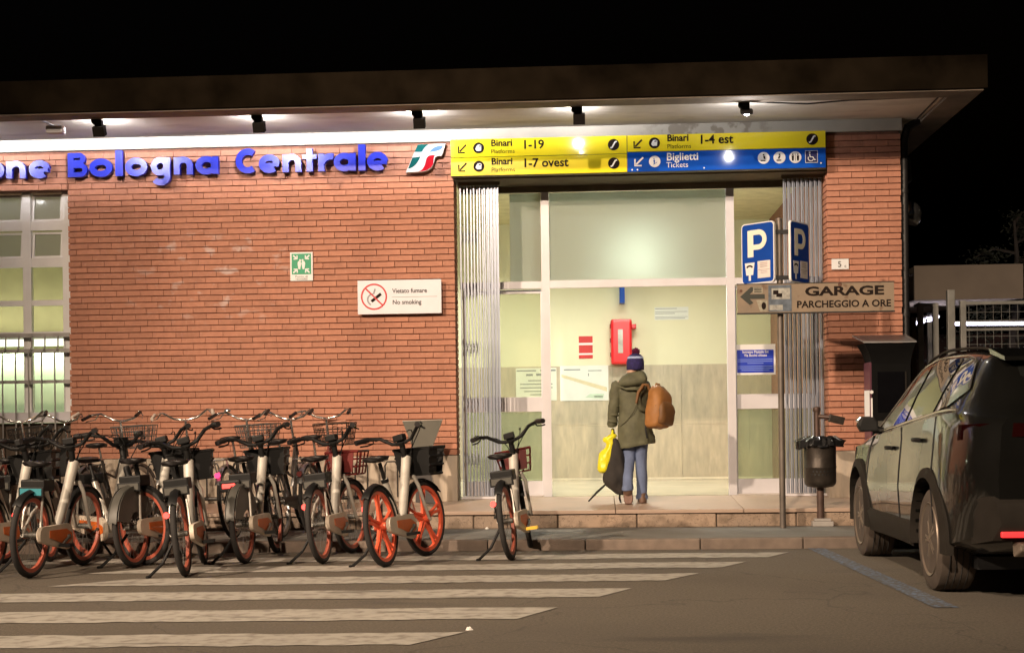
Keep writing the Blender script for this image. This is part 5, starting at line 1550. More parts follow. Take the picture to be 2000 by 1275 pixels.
k.build("boot", m_boot, person, smooth=60)
k = MB(); k.loft([ring(.09, .02, .0005, .045, .10, 14), ring(.09, .02, .012, .049, .109, 14)]); k.build("sole", m_sole, person)
# face, ears and hair stay mostly under the hat: turned away from the camera
k = MB(); k.loft([ring(.035, .045, 1.365, .070, .078, 18), ring(.037, .05, 1.40, .078, .088, 18), ring(.037, .048, 1.44, .080, .09, 18)])
k.build("hair", mat("dark_hair", (.03, .02, .015), .7), person, smooth=70)
k = MB(); k.loft([ring(.036, .146, 1.392, .012, .012, 8), ring(.036, .155, 1.405, .014, .016, 8), ring(.036, .140, 1.44, .008, .01, 8)]); k.build("nose", m_skin, person, smooth=60)
for s in (-1, 1):
    k = MB(); k.loft([ring(.036 + s * .078, .05, 1.385, .008, .014, 8), ring(.036 + s * .084, .05, 1.41, .010, .020, 8), ring(.036 + s * .080, .05, 1.435, .008, .016, 8)]); k.build("ear", m_skin, person, smooth=60)
    k = MB(); k.loft([ring(.036 + s * .03, .128, 1.418, .010, .008, 8), ring(.036 + s * .03, .131, 1.424, .011, .008, 8), ring(.036 + s * .03, .128, 1.430, .010, .008, 8)]); k.build("eye", m_blackp, person, smooth=60)
k = MB(); k.box(.012, .060, .126, .134, 1.372, 1.378); k.build("mouth", mat("lips", (.35, .12, .10), .5), person)
# knitted hat with a pale band and a pompom
k = MB(); k.loft([ring(.036, .045, 1.368, .083, .095, 22), ring(.036, .045, 1.372, .090, .102, 22), ring(.036, .045, 1.412, .092, .104, 22, wob=.015), ring(.037, .045, 1.455, .091, .102, 22), ring(.038, .044, 1.492, .082, .09, 22)], True, False)
ht = k.build("hat", m_hat, person, smooth=70)
k = MB(); k.loft([ring(.038, .044, 1.486, .085, .094, 22), ring(.038, .044, 1.496, .084, .092, 22), ring(.039, .044, 1.508, .077, .083, 22)], True, False); k.build("hat_band", m_hatband, ht, smooth=70)
k = MB(); k.loft([ring(.039, .044, 1.506, .076, .082, 22), ring(.040, .044, 1.528, .055, .06, 22), ring(.041, .044, 1.540, .026, .028, 22)]); k.build("hat_crown", m_hat, ht, smooth=70)
rp = random.Random(5)
k = MB()
for i in range(170):
    a, b = rp.uniform(0, 2 * math.pi), math.acos(rp.uniform(-1, 1))
    d = Vector((math.sin(b) * math.cos(a), math.sin(b) * math.sin(a), math.cos(b)))
    c = Vector((.042, .044, 1.558))
    k.tube([c + d * .006, c + d * rp.uniform(.036, .048)], [.006, .004], 4)
k.build("pompom", m_pompom, ht)

k = MB(); k.tube([(.150, -.085, 1.225), (.10, -.140, 1.14), (.045, -.150, 1.02), (.0, -.145, .93), (-.07, -.125, .84), (-.13, -.09, .79)], .004, 6); k.build("coat_seam", m_parka, pk, smooth=70)
k = MB(); k.tube([(.10, -.125, 1.19), (.06, -.155, 1.10), (.07, -.158, 1.0), (.12, -.125, .95)], .022, 8); rumple(k.build("coat_fold", m_parka, pk, smooth=70), .008, (12, 12, 12), 1, 9.0)

# backpack hanging off the right shoulder
B0 = (0.575, -0.56, 1.30)
bag = thing("backpack", "tan leather backpack hanging from the person's right shoulder", "backpack", B0)
m_tan = mat("tan_leather", (0.33, 0.145, 0.04), 0.6, var=0.18, scale=8, bump=0.25, bscale=40)
m_tandark = mat("brown_leather", (0.17, 0.078, 0.024), 0.6, var=0.2, scale=8, bump=0.25, bscale=40)
BM = Matrix.Translation((0.045, 0.03, -0.02)) @ Matrix.Rotation(math.radians(50), 4, 'Z') @ Matrix.Rotation(math.radians(7), 4, 'Y')
def bring(z, hw, d0, d1, n=28):
    # rounded section of a soft backpack at height z
    cy_, ry_ = (d0 + d1) / 2, (d1 - d0) / 2
    pts = []
    for i in range(n):
        a = 2 * math.pi * i / n
        c_, s_ = math.cos(a), math.sin(a)
        pts.append(BM @ Vector((hw * math.copysign(abs(c_) ** .62, c_), cy_ + ry_ * math.copysign(abs(s_) ** .62, s_), z)))
    return pts
k = MB(); k.loft([bring(-.215, .085, -.07, .05), bring(-.205, .118, -.095, .07), bring(-.17, .135, -.115, .08), bring(-.10, .143, -.128, .085), bring(0, .142, -.125, .085), bring(.08, .136, -.112, .082), bring(.14, .122, -.092, .076), bring(.185, .098, -.062, .066), bring(.212, .060, -.025, .05), bring(.22, .03, -.005, .035)])
rumple(k.build("bag_body", m_tan, bag, smooth=80), .014, (8, 8, 8), 1, 7.0)
k = MB(); k.loft([bring(-.185, .075, -.125, -.03), bring(-.17, .108, -.150, -.03), bring(-.08, .118, -.158, -.03), bring(.0, .112, -.150, -.03), bring(.04, .09, -.132, -.03), bring(.055, .06, -.115, -.03)])
rumple(k.build("front_pocket", m_tandark, bag, smooth=80), .008, (10, 10, 10), 1, 3.0)
k = MB(); k.tube([BM @ Vector(p_) for p_ in ((-.128, -.055, -.13), (-.130, -.075, 0), (-.118, -.065, .09), (-.085, -.045, .165), (-.03, -.03, .205), (.03, -.03, .205), (.085, -.045, .165), (.118, -.065, .09), (.130, -.075, 0), (.128, -.055, -.13))], .007, 6); k.build("zip", m_tandark, bag, smooth=60)
k = MB(); k.tube([BM @ Vector(p_) for p_ in ((-.035, .02, .21), (-.028, .02, .238), (.028, .02, .238), (.035, .02, .21))], .009, 8); k.build("top_handle", m_tan, bag, smooth=60)
k = MB(); k.tube([BM @ Vector(p_) for p_ in ((-.06, .075, .17), (-.085, .085, .22), (-.125, .11, .215), (-.165, .135, .13), (-.18, .14, .02))], [.016, .018, .018, .016, .012], 8); k.build("shoulder_strap", m_tandark, bag, smooth=60)
k = MB(); k.tube([BM @ Vector(p_) for p_ in ((-.10, .06, -.18), (-.115, .05, -.24), (-.09, .04, -.33))], .010, 6); k.build("loose_strap", m_blackpl, bag, smooth=60)

# yellow plastic bag and dark cloth bag carried in the left hand
Y0 = (0.13, -0.36, 0.80)
yb = thing("yellow_bag", "bright yellow plastic bag hanging from the person's left hand", "bag", Y0)
m_yel = mat("yellow_plastic_film", (0.78, 0.72, 0.02), 0.35, var=0.12, scale=14, bump=0.8, bscale=18)
ry = random.Random(11)
rings = []
for (cx_, z_, rx_, ry_) in ((0.165, 1.005, .030, .025), (0.150, .985, .052, .035), (0.128, .955, .062, .045), (0.135, .905, .045, .04), (0.120, .855, .055, .05), (0.085, .78, .072, .06), (0.068, .70, .078, .065), (.065, .645, .066, .06), (.075, .610, .035, .035)):
    rings.append([(p_[0] - Y0[0], p_[1] - Y0[1], p_[2] - Y0[2]) for p_ in ring(cx_, -.375, z_, rx_, ry_, 20, wob=.10, ph=ry.uniform(0, 6))])
k = MB(); k.loft(rings); rumple(k.build("bag_film", m_yel, yb, smooth=80), .016, (14, 14, 9), 2, 5.0)
k = MB(); k.tube([(0.022, -.005, .19), (.028, .0, .235), (.026, .012, .25)], [.02, .012, .010], 8); k.build("bag_handle", m_yel, yb, smooth=60)
D0_ = (0.19, -0.40, 0.62)
db = thing("cloth_bag", "dark grey cloth bag with dangling straps carried beside the yellow bag", "bag", D0_)
m_dk = mat("dark_grey_cloth", (0.030, 0.026, 0.024), 0.9, var=0.3, scale=10, bump=0.5, bscale=24)
rings = []
for (cx_, z_, rx_, ry_) in ((0.180, .965, .020, .022), (0.188, .92, .034, .035), (0.192, .85, .058, .05), (0.190, .75, .092, .07), (0.180, .62, .122, .085), (0.178, .53, .128, .085), (.185, .48, .110, .075), (0.215, .42, .075, .055), (.235, .385, .042, .035)):
    rings.append([(p_[0] - D0_[0], p_[1] - D0_[1], p_[2] - D0_[2]) for p_ in ring(cx_, -.395, z_, rx_ * .92, ry_, 20, wob=.05, ph=ry.uniform(0, 6))])
k = MB(); k.loft(rings); rumple(k.build("bag_cloth", m_dk, db, smooth=80), .014, (8, 8, 5), 2, 6.0)
k = MB(); k.tube([(-.115, -.01, -.13), (-.16, -.02, -.17), (-.20, -.02, -.205), (-.29, -.025, -.30)], [.010, .012, .012, .008], 6); k.build("strap", m_blackpl, db, smooth=60)
k = MB(); k.tube([(.035, -.01, -.23), (.03, -.012, -.27), (.045, -.015, -.318)], [.012, .012, .010], 6); k.build("strap", m_blackpl, db, smooth=60)
# ================================================================== PARKED CAR
CX, CY = 3.06, -5.60
car = thing("parked_car", "glossy black crossover car parked nose towards the kerb at the right edge", "car", (CX, CY, 0.0), math.pi / 2)
# local axes: x forward, y to the car's left, z up; rear axle at x = 0
WB, TW = 2.45, 0.90
m_paint = mat("black_car_paint", (0.005, 0.005, 0.0045), 0.35, metal=0.0, var=0.05, coat=1.0, spec=0.15)
m_clad = mat("grey_cladding", (0.020, 0.017, 0.014), 0.75, spec=0.15, var=0.15, scale=10)
m_cglass = mat("car_window_glass", (0.012, 0.013, 0.012), 0.02, var=0.02, coat=1.0, spec=1.0)
m_crim = mat("dusty_alloy", (0.22, 0.18, 0.145), 0.45, metal=0.6, var=0.2)
m_tyre2 = mat("dusty_tyre", (0.075, 0.058, 0.046), 0.9, var=0.2, scale=10)
def lerp_tab(tab, x):
    if x <= tab[0][0]: return tab[0][1]
    for (a, va), (b, vb) in zip(tab[:-1], tab[1:]):
        if x <= b:
            i = tab.index((a, va)); h = b - a; d = (vb - va) / h
            def slope(j):
                if j <= 0 or j >= len(tab) - 1: return (tab[min(j + 1, len(tab) - 1)][1] - tab[max(j - 1, 0)][1]) / (tab[min(j + 1, len(tab) - 1)][0] - tab[max(j - 1, 0)][0])
                h0, h1 = tab[j][0] - tab[j - 1][0], tab[j + 1][0] - tab[j][0]
                d0, d1 = (tab[j][1] - tab[j - 1][1]) / h0, (tab[j + 1][1] - tab[j][1]) / h1
                return (d0 * h1 + d1 * h0) / (h0 + h1)
            m0, m1 = slope(i), slope(i + 1)
            t = (x - a) / h
            return (2 * t ** 3 - 3 * t * t + 1) * va + (t ** 3 - 2 * t * t + t) * h * m0 + (-2 * t ** 3 + 3 * t * t) * vb + (t ** 3 - t * t) * h * m1
    return tab[-1][1]
T_bot = [(-.92, .40), (-.6, .30), (.0, .24), (2.5, .24), (2.9, .26), (3.32, .32)]
T_mid = [(-.93, .70), (-.80, .80), (-.5, .885), (0, .905), (1.2, .895), (2.4, .905), (2.9, .87), (3.2, .74), (3.34, .58)]
T_sill = [(-.93, .70), (-.6, .85), (0, .88), (1.2, .86), (2.4, .88), (3.0, .82), (3.34, .56)]
T_belt = [(-.93, 1.12), (-.5, 1.16), (.3, 1.125), (1.2, 1.06), (1.95, 1.01), (2.4, .975), (2.9, .92), (3.2, .83), (3.34, .72)]
T_beltw = [(-.93, .64), (-.75, .74), (-.3, .83), (.6, .85), (1.6, .85), (2.2, .83), (2.8, .77), (3.2, .64), (3.34, .50)]
T_roof = [(-.93, 1.14), (-.80, 1.22), (-.62, 1.40), (-.45, 1.525), (-.2, 1.565), (.4, 1.60), (1.0, 1.595), (1.35, 1.54), (1.75, 1.36), (2.25, 1.06), (2.6, 1.00), (2.95, .945), (3.2, .86), (3.34, .74)]
T_roofw = [(-.93, .60), (-.7, .60), (-.4, .585), (.4, .61), (1.1, .60), (1.5, .62), (2.2, .74), (2.8, .70), (3.2, .60), (3.34, .46)]
def section(x):
    zb, wm, ws, bz, bw, rz, rw = [lerp_tab(t, x) for t in (T_bot, T_mid, T_sill, T_belt, T_beltw, T_roof, T_roofw)]
    rz = max(rz, bz + .012)
    h = rz - bz
    low = [(0, zb), (ws * .80, zb), (ws, zb + .07), (wm * .985, zb + .20), (wm, zb + (bz - zb) * .50), (wm * .992, zb + (bz - zb) * .62), (wm * .965, bz - .10 * min(1, h * 3 + .4)), (bw + .012, bz - .012), (bw, bz)]
    up = [(bw - .018, bz + .010), (bw + (rw - bw) * .42, bz + h * .40), (bw + (rw - bw) * .86, bz + h * .80), (rw - .01, bz + h * .90), (rw - .07, bz + h * .965), (rw * .5, rz - .004), (0, rz)]
    return low + up
XS = [-.93, -.90, -.86, -.81, -.76, -.70] + [-.64 + .08 * i for i in range(47)] + [3.12, 3.17, 3.22, 3.26, 3.30, 3.34]
rings = []
for x in XS:
    s = section(x)
    rings.append([(x, w, z) for w, z in s] + [(x, -w, z) for w, z in reversed(s[1:-1])])
k = MB(); k.loft(rings)
shell = k.build("body", m_paint, None, smooth=32)
# wheel housings cut out of the closed shell
def cutter(x):
    c = MB()
    for s in (-1, 1):
        c.tube([(x, s * .60, .335), (x, s * 1.2, .335)], .405, 40)
    return c.build("cutter", m_clad, None)
cuts = [cutter(0.0), cutter(WB)]
for c in cuts:
    md = shell.modifiers.new("cut", 'BOOLEAN'); md.operation = 'DIFFERENCE'; md.object = c; md.solver = 'EXACT'
dg = bpy.context.evaluated_depsgraph_get()
cutme = bpy.data.meshes.new_from_object(shell.evaluated_get(dg))
shell.modifiers.clear()
shell.data = cutme
cutme.polygons.foreach_set("use_smooth", [True] * len(cutme.polygons))
cutme.set_sharp_from_angle(angle=math.radians(32))
for c in cuts: bpy.data.objects.remove(c)
shell.parent = car
def side(x, f, off=.006, sgn=1):
    """point on the greenhouse flank at station x, f from the belt (0) to the roof rail (1)."""
    s = section(x)
    pts = [s[9], s[10], s[11], s[12]]
    L = [0]
    for a, b in zip(pts[:-1], pts[1:]): L.append(L[-1] + math.hypot(b[0] - a[0], b[1] - a[1]))
    d = f * L[-1]
    for i in range(3):
        if d <= L[i + 1] or i == 2:
            t = (d - L[i]) / (L[i + 1] - L[i]); a, b = pts[i], pts[i + 1]
            return (x, sgn * (a[0] + (b[0] - a[0]) * t + off), a[1] + (b[1] - a[1]) * t + off * .5)
def flank(nm, m, parent, poly, sgn, off=.006, nx=16, nf=6):
    """window patch: poly gives for each x the low and high fraction of the flank."""
    k = MB(); vs, fs = [], []
    for i in range(nx + 1):
        t = i / nx
        x = poly[0][0] + (poly[1][0] - poly[0][0]) * t
        lo, hi = lerp_lin(poly[2], x), lerp_lin(poly[3], x)
        for j in range(nf + 1): vs.append(side(x, lo + (hi - lo) * j / nf, off, sgn))
    for i in range(nx):
        for j in range(nf):
            a = i * (nf + 1) + j; fs.append((a, a + 1, a + nf + 2, a + nf + 1))
    k.add(vs, fs)
    return k.build(nm, m, parent, smooth=50)
def lerp_lin(tab, x):
    if x <= tab[0][0]: return tab[0][1]
    for (a, va), (b, vb) in zip(tab[:-1], tab[1:]):
        if x <= b: return va + (vb - va) * (x - a) / (b - a)
    return tab[-1][1]
m_trim = mat("bright_window_trim", (0.62, 0.60, 0.56), 0.15, metal=0.9, var=0.03)
for sgn in (1, -1):
    wnds = [((0.98, 1.98), [(0.98, .04), (1.98, .04)], [(0.98, .93), (1.3, .93), (1.55, .86), (1.98, .22)]),
            ((0.12, 0.90), [(.12, .04), (.9, .04)], [(.12, .93), (.9, .93)]),
            ((-.42, 0.06), [(-.42, .36), (-.20, .10), (.06, .04)], [(-.42, .44), (-.20, .86), (.06, .93)])]
    for (xr_, lo_, hi_) in wnds:
        flank("side_window", m_cglass, car, ((xr_[0],), (xr_[1],), lo_, hi_), sgn)
    k = MB(); k.tube([side(x, .0, .010, sgn) for x in [-.42 + 2.44 * i / 24 for i in range(25)]], .010, 6)
    k.tube([side(x, lerp_lin([(-.42, .40), (-.20, .90), (.06, .97), (1.3, .97), (1.55, .90), (2.02, .16)], x), .009, sgn) for x in [-.42 + 2.44 * i / 36 for i in range(37)]], .006, 6)
    k.build("window_trim", m_trim, car, smooth=60)
    k = MB(); k.tube([(x, sgn * (section(x)[13][0] + .03), section(x)[13][1] + .014) for x in [-.35 + 1.7 * i / 14 for i in range(15)]], .010, 8); k.build("roof_rail", m_clad, car, smooth=60)
    for xd in (-.10, 0.94, 1.98):
        k = MB(); k.tube([(xd + (.12 if xd > 1.5 else 0) * (1 - q / 6) , sgn * (section(xd)[j][0] + .0015), section(xd)[j][1]) for q, j in enumerate((3, 4, 5, 6, 7))], .0045, 4); k.build("door_seam", m_black, car)
    for xh_ in (0.30, 1.28):
        s = section(xh_); z_ = s[6][1] - .045
        k = MB(); k.tube([(xh_ - .09, sgn * (s[6][0] + .012), z_), (xh_ - .06, sgn * (s[6][0] + .035), z_ + .003), (xh_ + .06, sgn * (s[6][0] + .035), z_ + .003), (xh_ + .09, sgn * (s[6][0] + .012), z_)], .015, 8); k.build("door_handle", m_blackpl, car, smooth=60)
    # arch mouldings and sill
    for xc in (0.0, WB):
        k = MB(); rr_ = []
        for i in range(19):
            a = math.radians(-8 + 196 * i / 18)
            x_, z_ = xc + .405 * math.cos(a), .335 + .405 * math.sin(a)
            x2, z2 = xc + .470 * math.cos(a), .335 + .470 * math.sin(a)
            w1 = lerp_tab(T_mid, x_) + .012
            rr_.append([(x_, sgn * (w1 - .06), z_), (x_, sgn * (w1 + .012), z_), (x2, sgn * (lerp_tab(T_mid, x2) * .995 + .010), z2), (x2, sgn * (w1 - .06), z2)])
        k.loft(rr_); k.build("arch_moulding", m_clad if xc else m_clad, car, smooth=50)
    k = MB(); k.loft([[(x_, sgn * (lerp_tab(T_sill, x_) + a), z_) for a, z_ in ((-.10, .23), (.012, .25), (.034, .40), (-.01, .46))] for x_ in (.46, .9, 1.5, 2.0)]); k.build("sill", m_clad, car, smooth=50)
    # door mirror
    k = MB(); k.loft([[(1.86 + q, sgn * (.86 + w_), 1.03 + h_) for w_, h_ in ((0, .0), (.13, .0), (.155, .05), (.13, .115), (.03, .115), (0, .07))] for q in (-.05, .06)]); mm = k.build("door_mirror", m_blackpl, car, bevel=.015)
    k = MB(); k.loft([[(1.93 + q, sgn * (.90 + w_), 1.09 + h_) for w_, h_ in ((0, .0), (.10, .0), (.118, .03), (.09, .060), (.01, .060))] for q in (-.075, .0)]); k.build("mirror_cap", m_trim, mm, bevel=.008)
    k = MB(); k.tube([(1.86, sgn * .80, 1.03), (1.87, sgn * .89, 1.05)], .03, 8); k.build("mirror_arm", m_blackpl, mm, smooth=60)
    # rear lights along the tailgate edge
    k = MB(); k.loft([[(-.60, sgn * .855, .99), (-.60, sgn * .845, 1.085)], [(-.80, sgn * .775, 1.00), (-.80, sgn * .765, 1.09)], [(-.925, sgn * .66, 1.01), (-.925, sgn * .65, 1.095)], [(-.955, sgn * .40, 1.015), (-.955, sgn * .40, 1.085)]], False, False); k.build("tail_lamp", mat("dark_red_lens", (.010, .001, .001), .12, coat=1.0, spec=.2) if sgn == 1 else bpy.data.materials["dark_red_lens"], car, smooth=60)
    k = MB(); k.box(-.985, -.955, *sorted((sgn * .46, sgn * .70)), .42, .455); k.build("rear_reflector", emis("reflector_glow", (1.0, .035, .04), 0.9) if sgn == 1 else bpy.data.materials["reflector_glow"], car, bevel=.008)  # reflector emits by itself to imitate the light it returns
# wheels
for xc in (0.0, WB):
    for sgn in (1, -1):
        yo = sgn * (TW - .125)
        k = MB()
        prof = [(.225, -.115), (.30, -.120), (.325, -.105), (.335, -.08), (.335, .08), (.325, .105), (.30, .120), (.225, .115)]
        k.lathe(prof, 40, Matrix.Translation((xc, yo, .335)) @ Matrix.Rotation(math.pi / 2, 4, 'X'))
        wh = k.build("wheel", m_tyre2, car, smooth=35)
        k = MB()
        for q in (-.06, -.02, .02, .06):
            k.tube([(xc + .336 * math.cos(2 * math.pi * i / 40), yo + q, .335 + .336 * math.sin(2 * math.pi * i / 40)) for i in range(40)], .004, 4, closed=True)
        k.build("tread_groove", m_tyre, wh)
        MM = Matrix.Translation((xc, yo + sgn * .09, .335)) @ Matrix.Rotation(-sgn * math.pi / 2, 4, 'X')
        k = MB(); k.lathe([(.225, .0), (.245, .022), (.238, .034), (.21, .018), (.205, -.10), (.03, -.11)], 40, MM); k.build("rim", m_crim, wh, smooth=35)
        k = MB()
        for q in range(10):
            a = 2 * math.pi * (q // 2) / 5 + (.14 if q % 2 else -.14)
            k.tube([MM @ Vector((.035 * math.cos(a), .035 * math.sin(a), .012)), MM @ Vector((.13 * math.cos(a), .13 * math.sin(a), .012)), MM @ Vector((.222 * math.cos(a * 1.0), .222 * math.sin(a), .008))], [.020, .015, .017], 6)
        k.lathe([(.045, -.01), (.05, .022), (.03, .028)], 16, MM)
        k.build("spokes", m_crim, wh, smooth=50)
# tailgate details
k = MB(); vs, fs = [], []
xs_ = [-.47, -.55, -.62, -.70, -.78]
for x in xs_:
    s = section(x); z_ = lerp_tab(T_roof, x)
    for j in range(9):
        u = -1 + 2 * j / 8
        w_ = s[13][0] * .93 * u
        zz = z_ - .004 - .02 * abs(u) ** 3
        vs.append((x - .010, w_, zz + .006))
for i in range(len(xs_) - 1):
    for j in range(8):
        a = i * 9 + j; fs.append((a, a + 1, a + 10, a + 9))
k.add(vs, fs); k.build("rear_window", m_cglass, car, smooth=60)
k = MB(); k.loft([[(-.34, w_, 1.565), (-.62, w_ * .97, 1.50), (-.62, w_ * .97, 1.475), (-.36, w_, 1.53)] for w_ in (-.585, -.3, 0, .3, .585)]); k.build("spoiler", m_paint, car, smooth=40)
k = MB(); k.box(-.962, -.94, -.40, .40, 1.028, 1.062); k.build("chrome_strip", m_trim, car)
k = MB(); k.loft([[(-.70, s_ * .80, .36), (-.94, s_ * .74, .40), (-.985, s_ * .70, .50), (-.97, s_ * .72, .62), (-.90, s_ * .76, .66), (-.70, s_ * .83, .62)] for s_ in (-1, -.5, 0, .5, 1)]); k.build("rear_bumper", m_clad, car, smooth=35)
k = MB(); k.loft([[(-.986, s_ * .50, .50), (-.994, s_ * .44, .615), (-.975, s_ * .44, .62), (-.975, s_ * .50, .50)] for s_ in (-1, 1)]); k.build("bumper_panel", mat("bumper_grey", (.10, .085, .075), .5), car)
k = MB(); k.loft([[(-.93, s_ * .62, .30), (-.97, s_ * .58, .34), (-.97, s_ * .58, .385), (-.90, s_ * .62, .40)] for s_ in (-1, 1)]); k.build("skid_plate", m_crim, car, bevel=.01)
k = MB(); k.box(-.985, -.965, -.26, .26, .72, .83); k.build("number_plate", m_white, car)
k = MB(); k.box(-.96, -.955, .30, .42, .90, .925); k.build("badge", m_trim, car)
k = MB(); k.box(-.25, -.21, .70, .735, .20, .30); k.build("mud_flap", m_blackpl, car)
k = MB(); k.box(-.45, 3.0, -.70, .70, .18, .26); k.build("underbody", m_black, car)
k = MB(); k.loft([[(.52, w_, 1.655), (.30, w_, 1.60), (.52, w_, 1.60)] for w_ in (-.02, .02)]); k.build("roof_antenna", m_blackpl, car)
for sgn in (1, -1):
    k = MB(); k.loft([[(3.06, sgn * .83, .72), (3.06, sgn * .80, .84)], [(3.26, sgn * .66, .70), (3.24, sgn * .64, .80)], [(3.345, sgn * .46, .69), (3.32, sgn * .46, .77)]], False, False); k.build("headlight", m_cglass, car, smooth=60)
# ================================================================== STREET FURNITURE
# litter bin on a post with an ashtray arm
B_ = (2.172, -1.02, 0.093)
bn = thing("litter_bin", "dark metal litter bin on a post with a black liner bag", "bin", B_)
m_bin = mat("dark_bin_metal", (0.045, 0.037, 0.031), 0.42, metal=0.5, var=0.35, spec=0.3, scale=7, bump=0.2, bscale=25)
m_binpole = mat("brown_bin_post", (0.10, 0.062, 0.05), 0.5, metal=0.3, var=0.25)
k = MB(); k.tube([(0, 0, .07), (0, 0, .40)], .036, 14); k.tube([(0, .17, .39), (0, .17, 1.12)], .030, 12); k.tube([(0, 0, .385), (0, .17, .395)], .025, 8)
k.lathe([(.034, 1.115), (.040, 1.13), (.036, 1.16), (.012, 1.17)], 14, Matrix.Translation((0, .17, 0))); post = k.build("post", m_binpole, bn, smooth=40)
k = MB(); k.box(-.09, .11, -.10, .10, .0, .05); k.box(-.07, .09, -.08, .08, .05, .075); k.build("base", mat("bin_base_concrete", (.34, .32, .30), .8), post, bevel=.008)
k = MB(); k.lathe([(.05, .372), (.125, .385), (.150, .41), (.155, .44), (.155, .56), (.158, .565), (.158, .58), (.155, .585), (.156, .82), (.160, .835)], 36); k.build("drum", m_bin, bn, smooth=40)
k = MB()
for row, z in enumerate((.505, .535)):
    for q in range(-3, 4):
        a = math.radians(-90 + q * 13 + row * 6.5)
        k.tube([(.150 * math.cos(a), .150 * math.sin(a), z), (.1575 * math.cos(a), .1575 * math.sin(a), z)], .0085, 10)
k.build("drain_hole", m_black, bn)
rbn = random.Random(4)
n = 44
prf = [(.150, .80), (.166, .775), (.185, .79), (.178, .83), (.168, .86), (.150, .875), (.135, .86)]
rings = []
wob = [[rbn.uniform(.86, 1.16) for _ in range(n)] for _ in prf]
for q, (r_, z_) in enumerate(prf):
    rg = []
    for i in range(n):
        a = 2 * math.pi * i / n
        point = 1 + .30 * (max(0, math.cos(a)) ** 8 + max(0, math.cos(a - math.pi)) ** 8) * (1 if 0 < q < 4 else 0)
        drop = -.03 * max(0, math.cos(a - math.pi)) ** 4 if q in (1, 2) else 0
        s_ = wob[q][i] if q in (1, 2, 3) else 1 + (wob[q][i] - 1) * .3
        rg.append((r_ * s_ * point * math.cos(a), r_ * s_ * point * math.sin(a), z_ + drop + (wob[q][(i * 7) % n] - 1) * .06))
    rings.append(rg)
k = MB(); k.loft(rings, True, False); k.build("liner_bag", mat("black_bin_bag", (0.016, 0.016, 0.017), 0.22, var=0.1, coat=.5), bn, smooth=25)
k = MB(); k.tube([(0, .17, 1.07), (.05, .15, 1.068), (.12, .13, 1.06)], .022, 8); k.build("ashtray_arm", m_binpole, bn, smooth=50)
M = Matrix.Translation((.185, .12, 1.04)) @ Matrix.Rotation(math.radians(14), 4, 'Y')
k = MB(); k.box(-.075, .075, -.035, .035, -.04, .035, M); k.build("ashtray", m_bin, bn, bevel=.008)

# parking payment machine
K0 = (2.93, -0.55, 0.29)
pm = thing("payment_machine", "dark parking payment machine with a sloping canopy before the brick pier", "payment machine", K0)
m_kiosk = mat("dark_kiosk_paint", (0.006, 0.006, 0.006), 0.8, spec=0.08, var=0.2)
m_kpurple = mat("plum_side_film", (0.10, 0.035, 0.055), 0.35, var=0.1)
def kb(k, nm, m, par=None, **kw): return k.build(nm, m, par or pm, shift=K0, **kw)
k = MB(); k.box(2.745, 3.13, -0.70, -0.36, 0.33, 1.72); kc = kb(k, "cabinet", m_kiosk, bevel=.008)
k = MB(); k.box(2.728, 2.744, -0.69, -0.37, 0.34, 1.70); sp_ = kb(k, "side_panel", m_kpurple, kc)
k = MB(); k.box(2.7245, 2.7275, -0.66, -0.40, 1.02, 1.42); kb(k, "side_label", m_white, sp_)
k = MB(); k.disc(2.74, 1.40, .018, -.7035, -.7005, 14); k.box(2.732, 2.748, -.7035, -.7005, 1.05, 1.34); kb(k, "front_label", m_white, kc)
k = MB()
fl = []
for (z, g) in ((1.68, 0.0), (1.74, .012), (1.80, .035), (1.86, .07), (1.885, .085)):
    fl.append([(2.745 - g, -.70 - g, z), (3.13 + g * .4, -.70 - g, z), (3.13 + g * .4, -.36, z), (2.745 - g, -.36, z)])
k.loft(fl); kb(k, "canopy_neck", m_kiosk, smooth=40)
k = MB()
k.add([(2.655, -.80, 1.886), (3.17, -.80, 1.886), (3.17, -.34, 1.975), (2.62, -.34, 1.975), (2.655, -.80, 1.898), (3.17, -.80, 1.898), (3.17, -.34, 1.988), (2.62, -.34, 1.988)], [(0, 3, 2, 1), (4, 5, 6, 7), (0, 1, 5, 4), (1, 2, 6, 5), (2, 3, 7, 6), (3, 0, 4, 7)])
cn = kb(k, "canopy", mat("canopy_rim_grey", (.52, .52, .52), .4, metal=.4, var=.06))
k = MB(); k.add([(2.70, -.785, 1.903), (3.13, -.785, 1.903), (3.13, -.37, 1.984), (2.675, -.37, 1.984)], [(0, 1, 2, 3)]); kb(k, "solar_panel", mat("solar_glass", (.34, .34, .35), .35, var=.15, scale=20), cn)
k = MB(); k.box(2.80, 3.07, -.708, -.7005, 1.20, 1.60); kb(k, "screen_panel", mat("kiosk_screen", (.004, .004, .005), .15, spec=.3), kc)
k = MB(); k.box(2.80, 2.86, -.712, -.7005, 1.03, 1.11); k.box(2.81, 2.85, -.7125, -.7005, .90, .98); kb(k, "coin_slot", m_greypl, kc)
k = MB(); k.box(3.07, 3.085, -.71, -.7005, 1.10, 1.60); kb(k, "edge_strip", m_clad if 'm_clad' in globals() else m_greypl, kc)

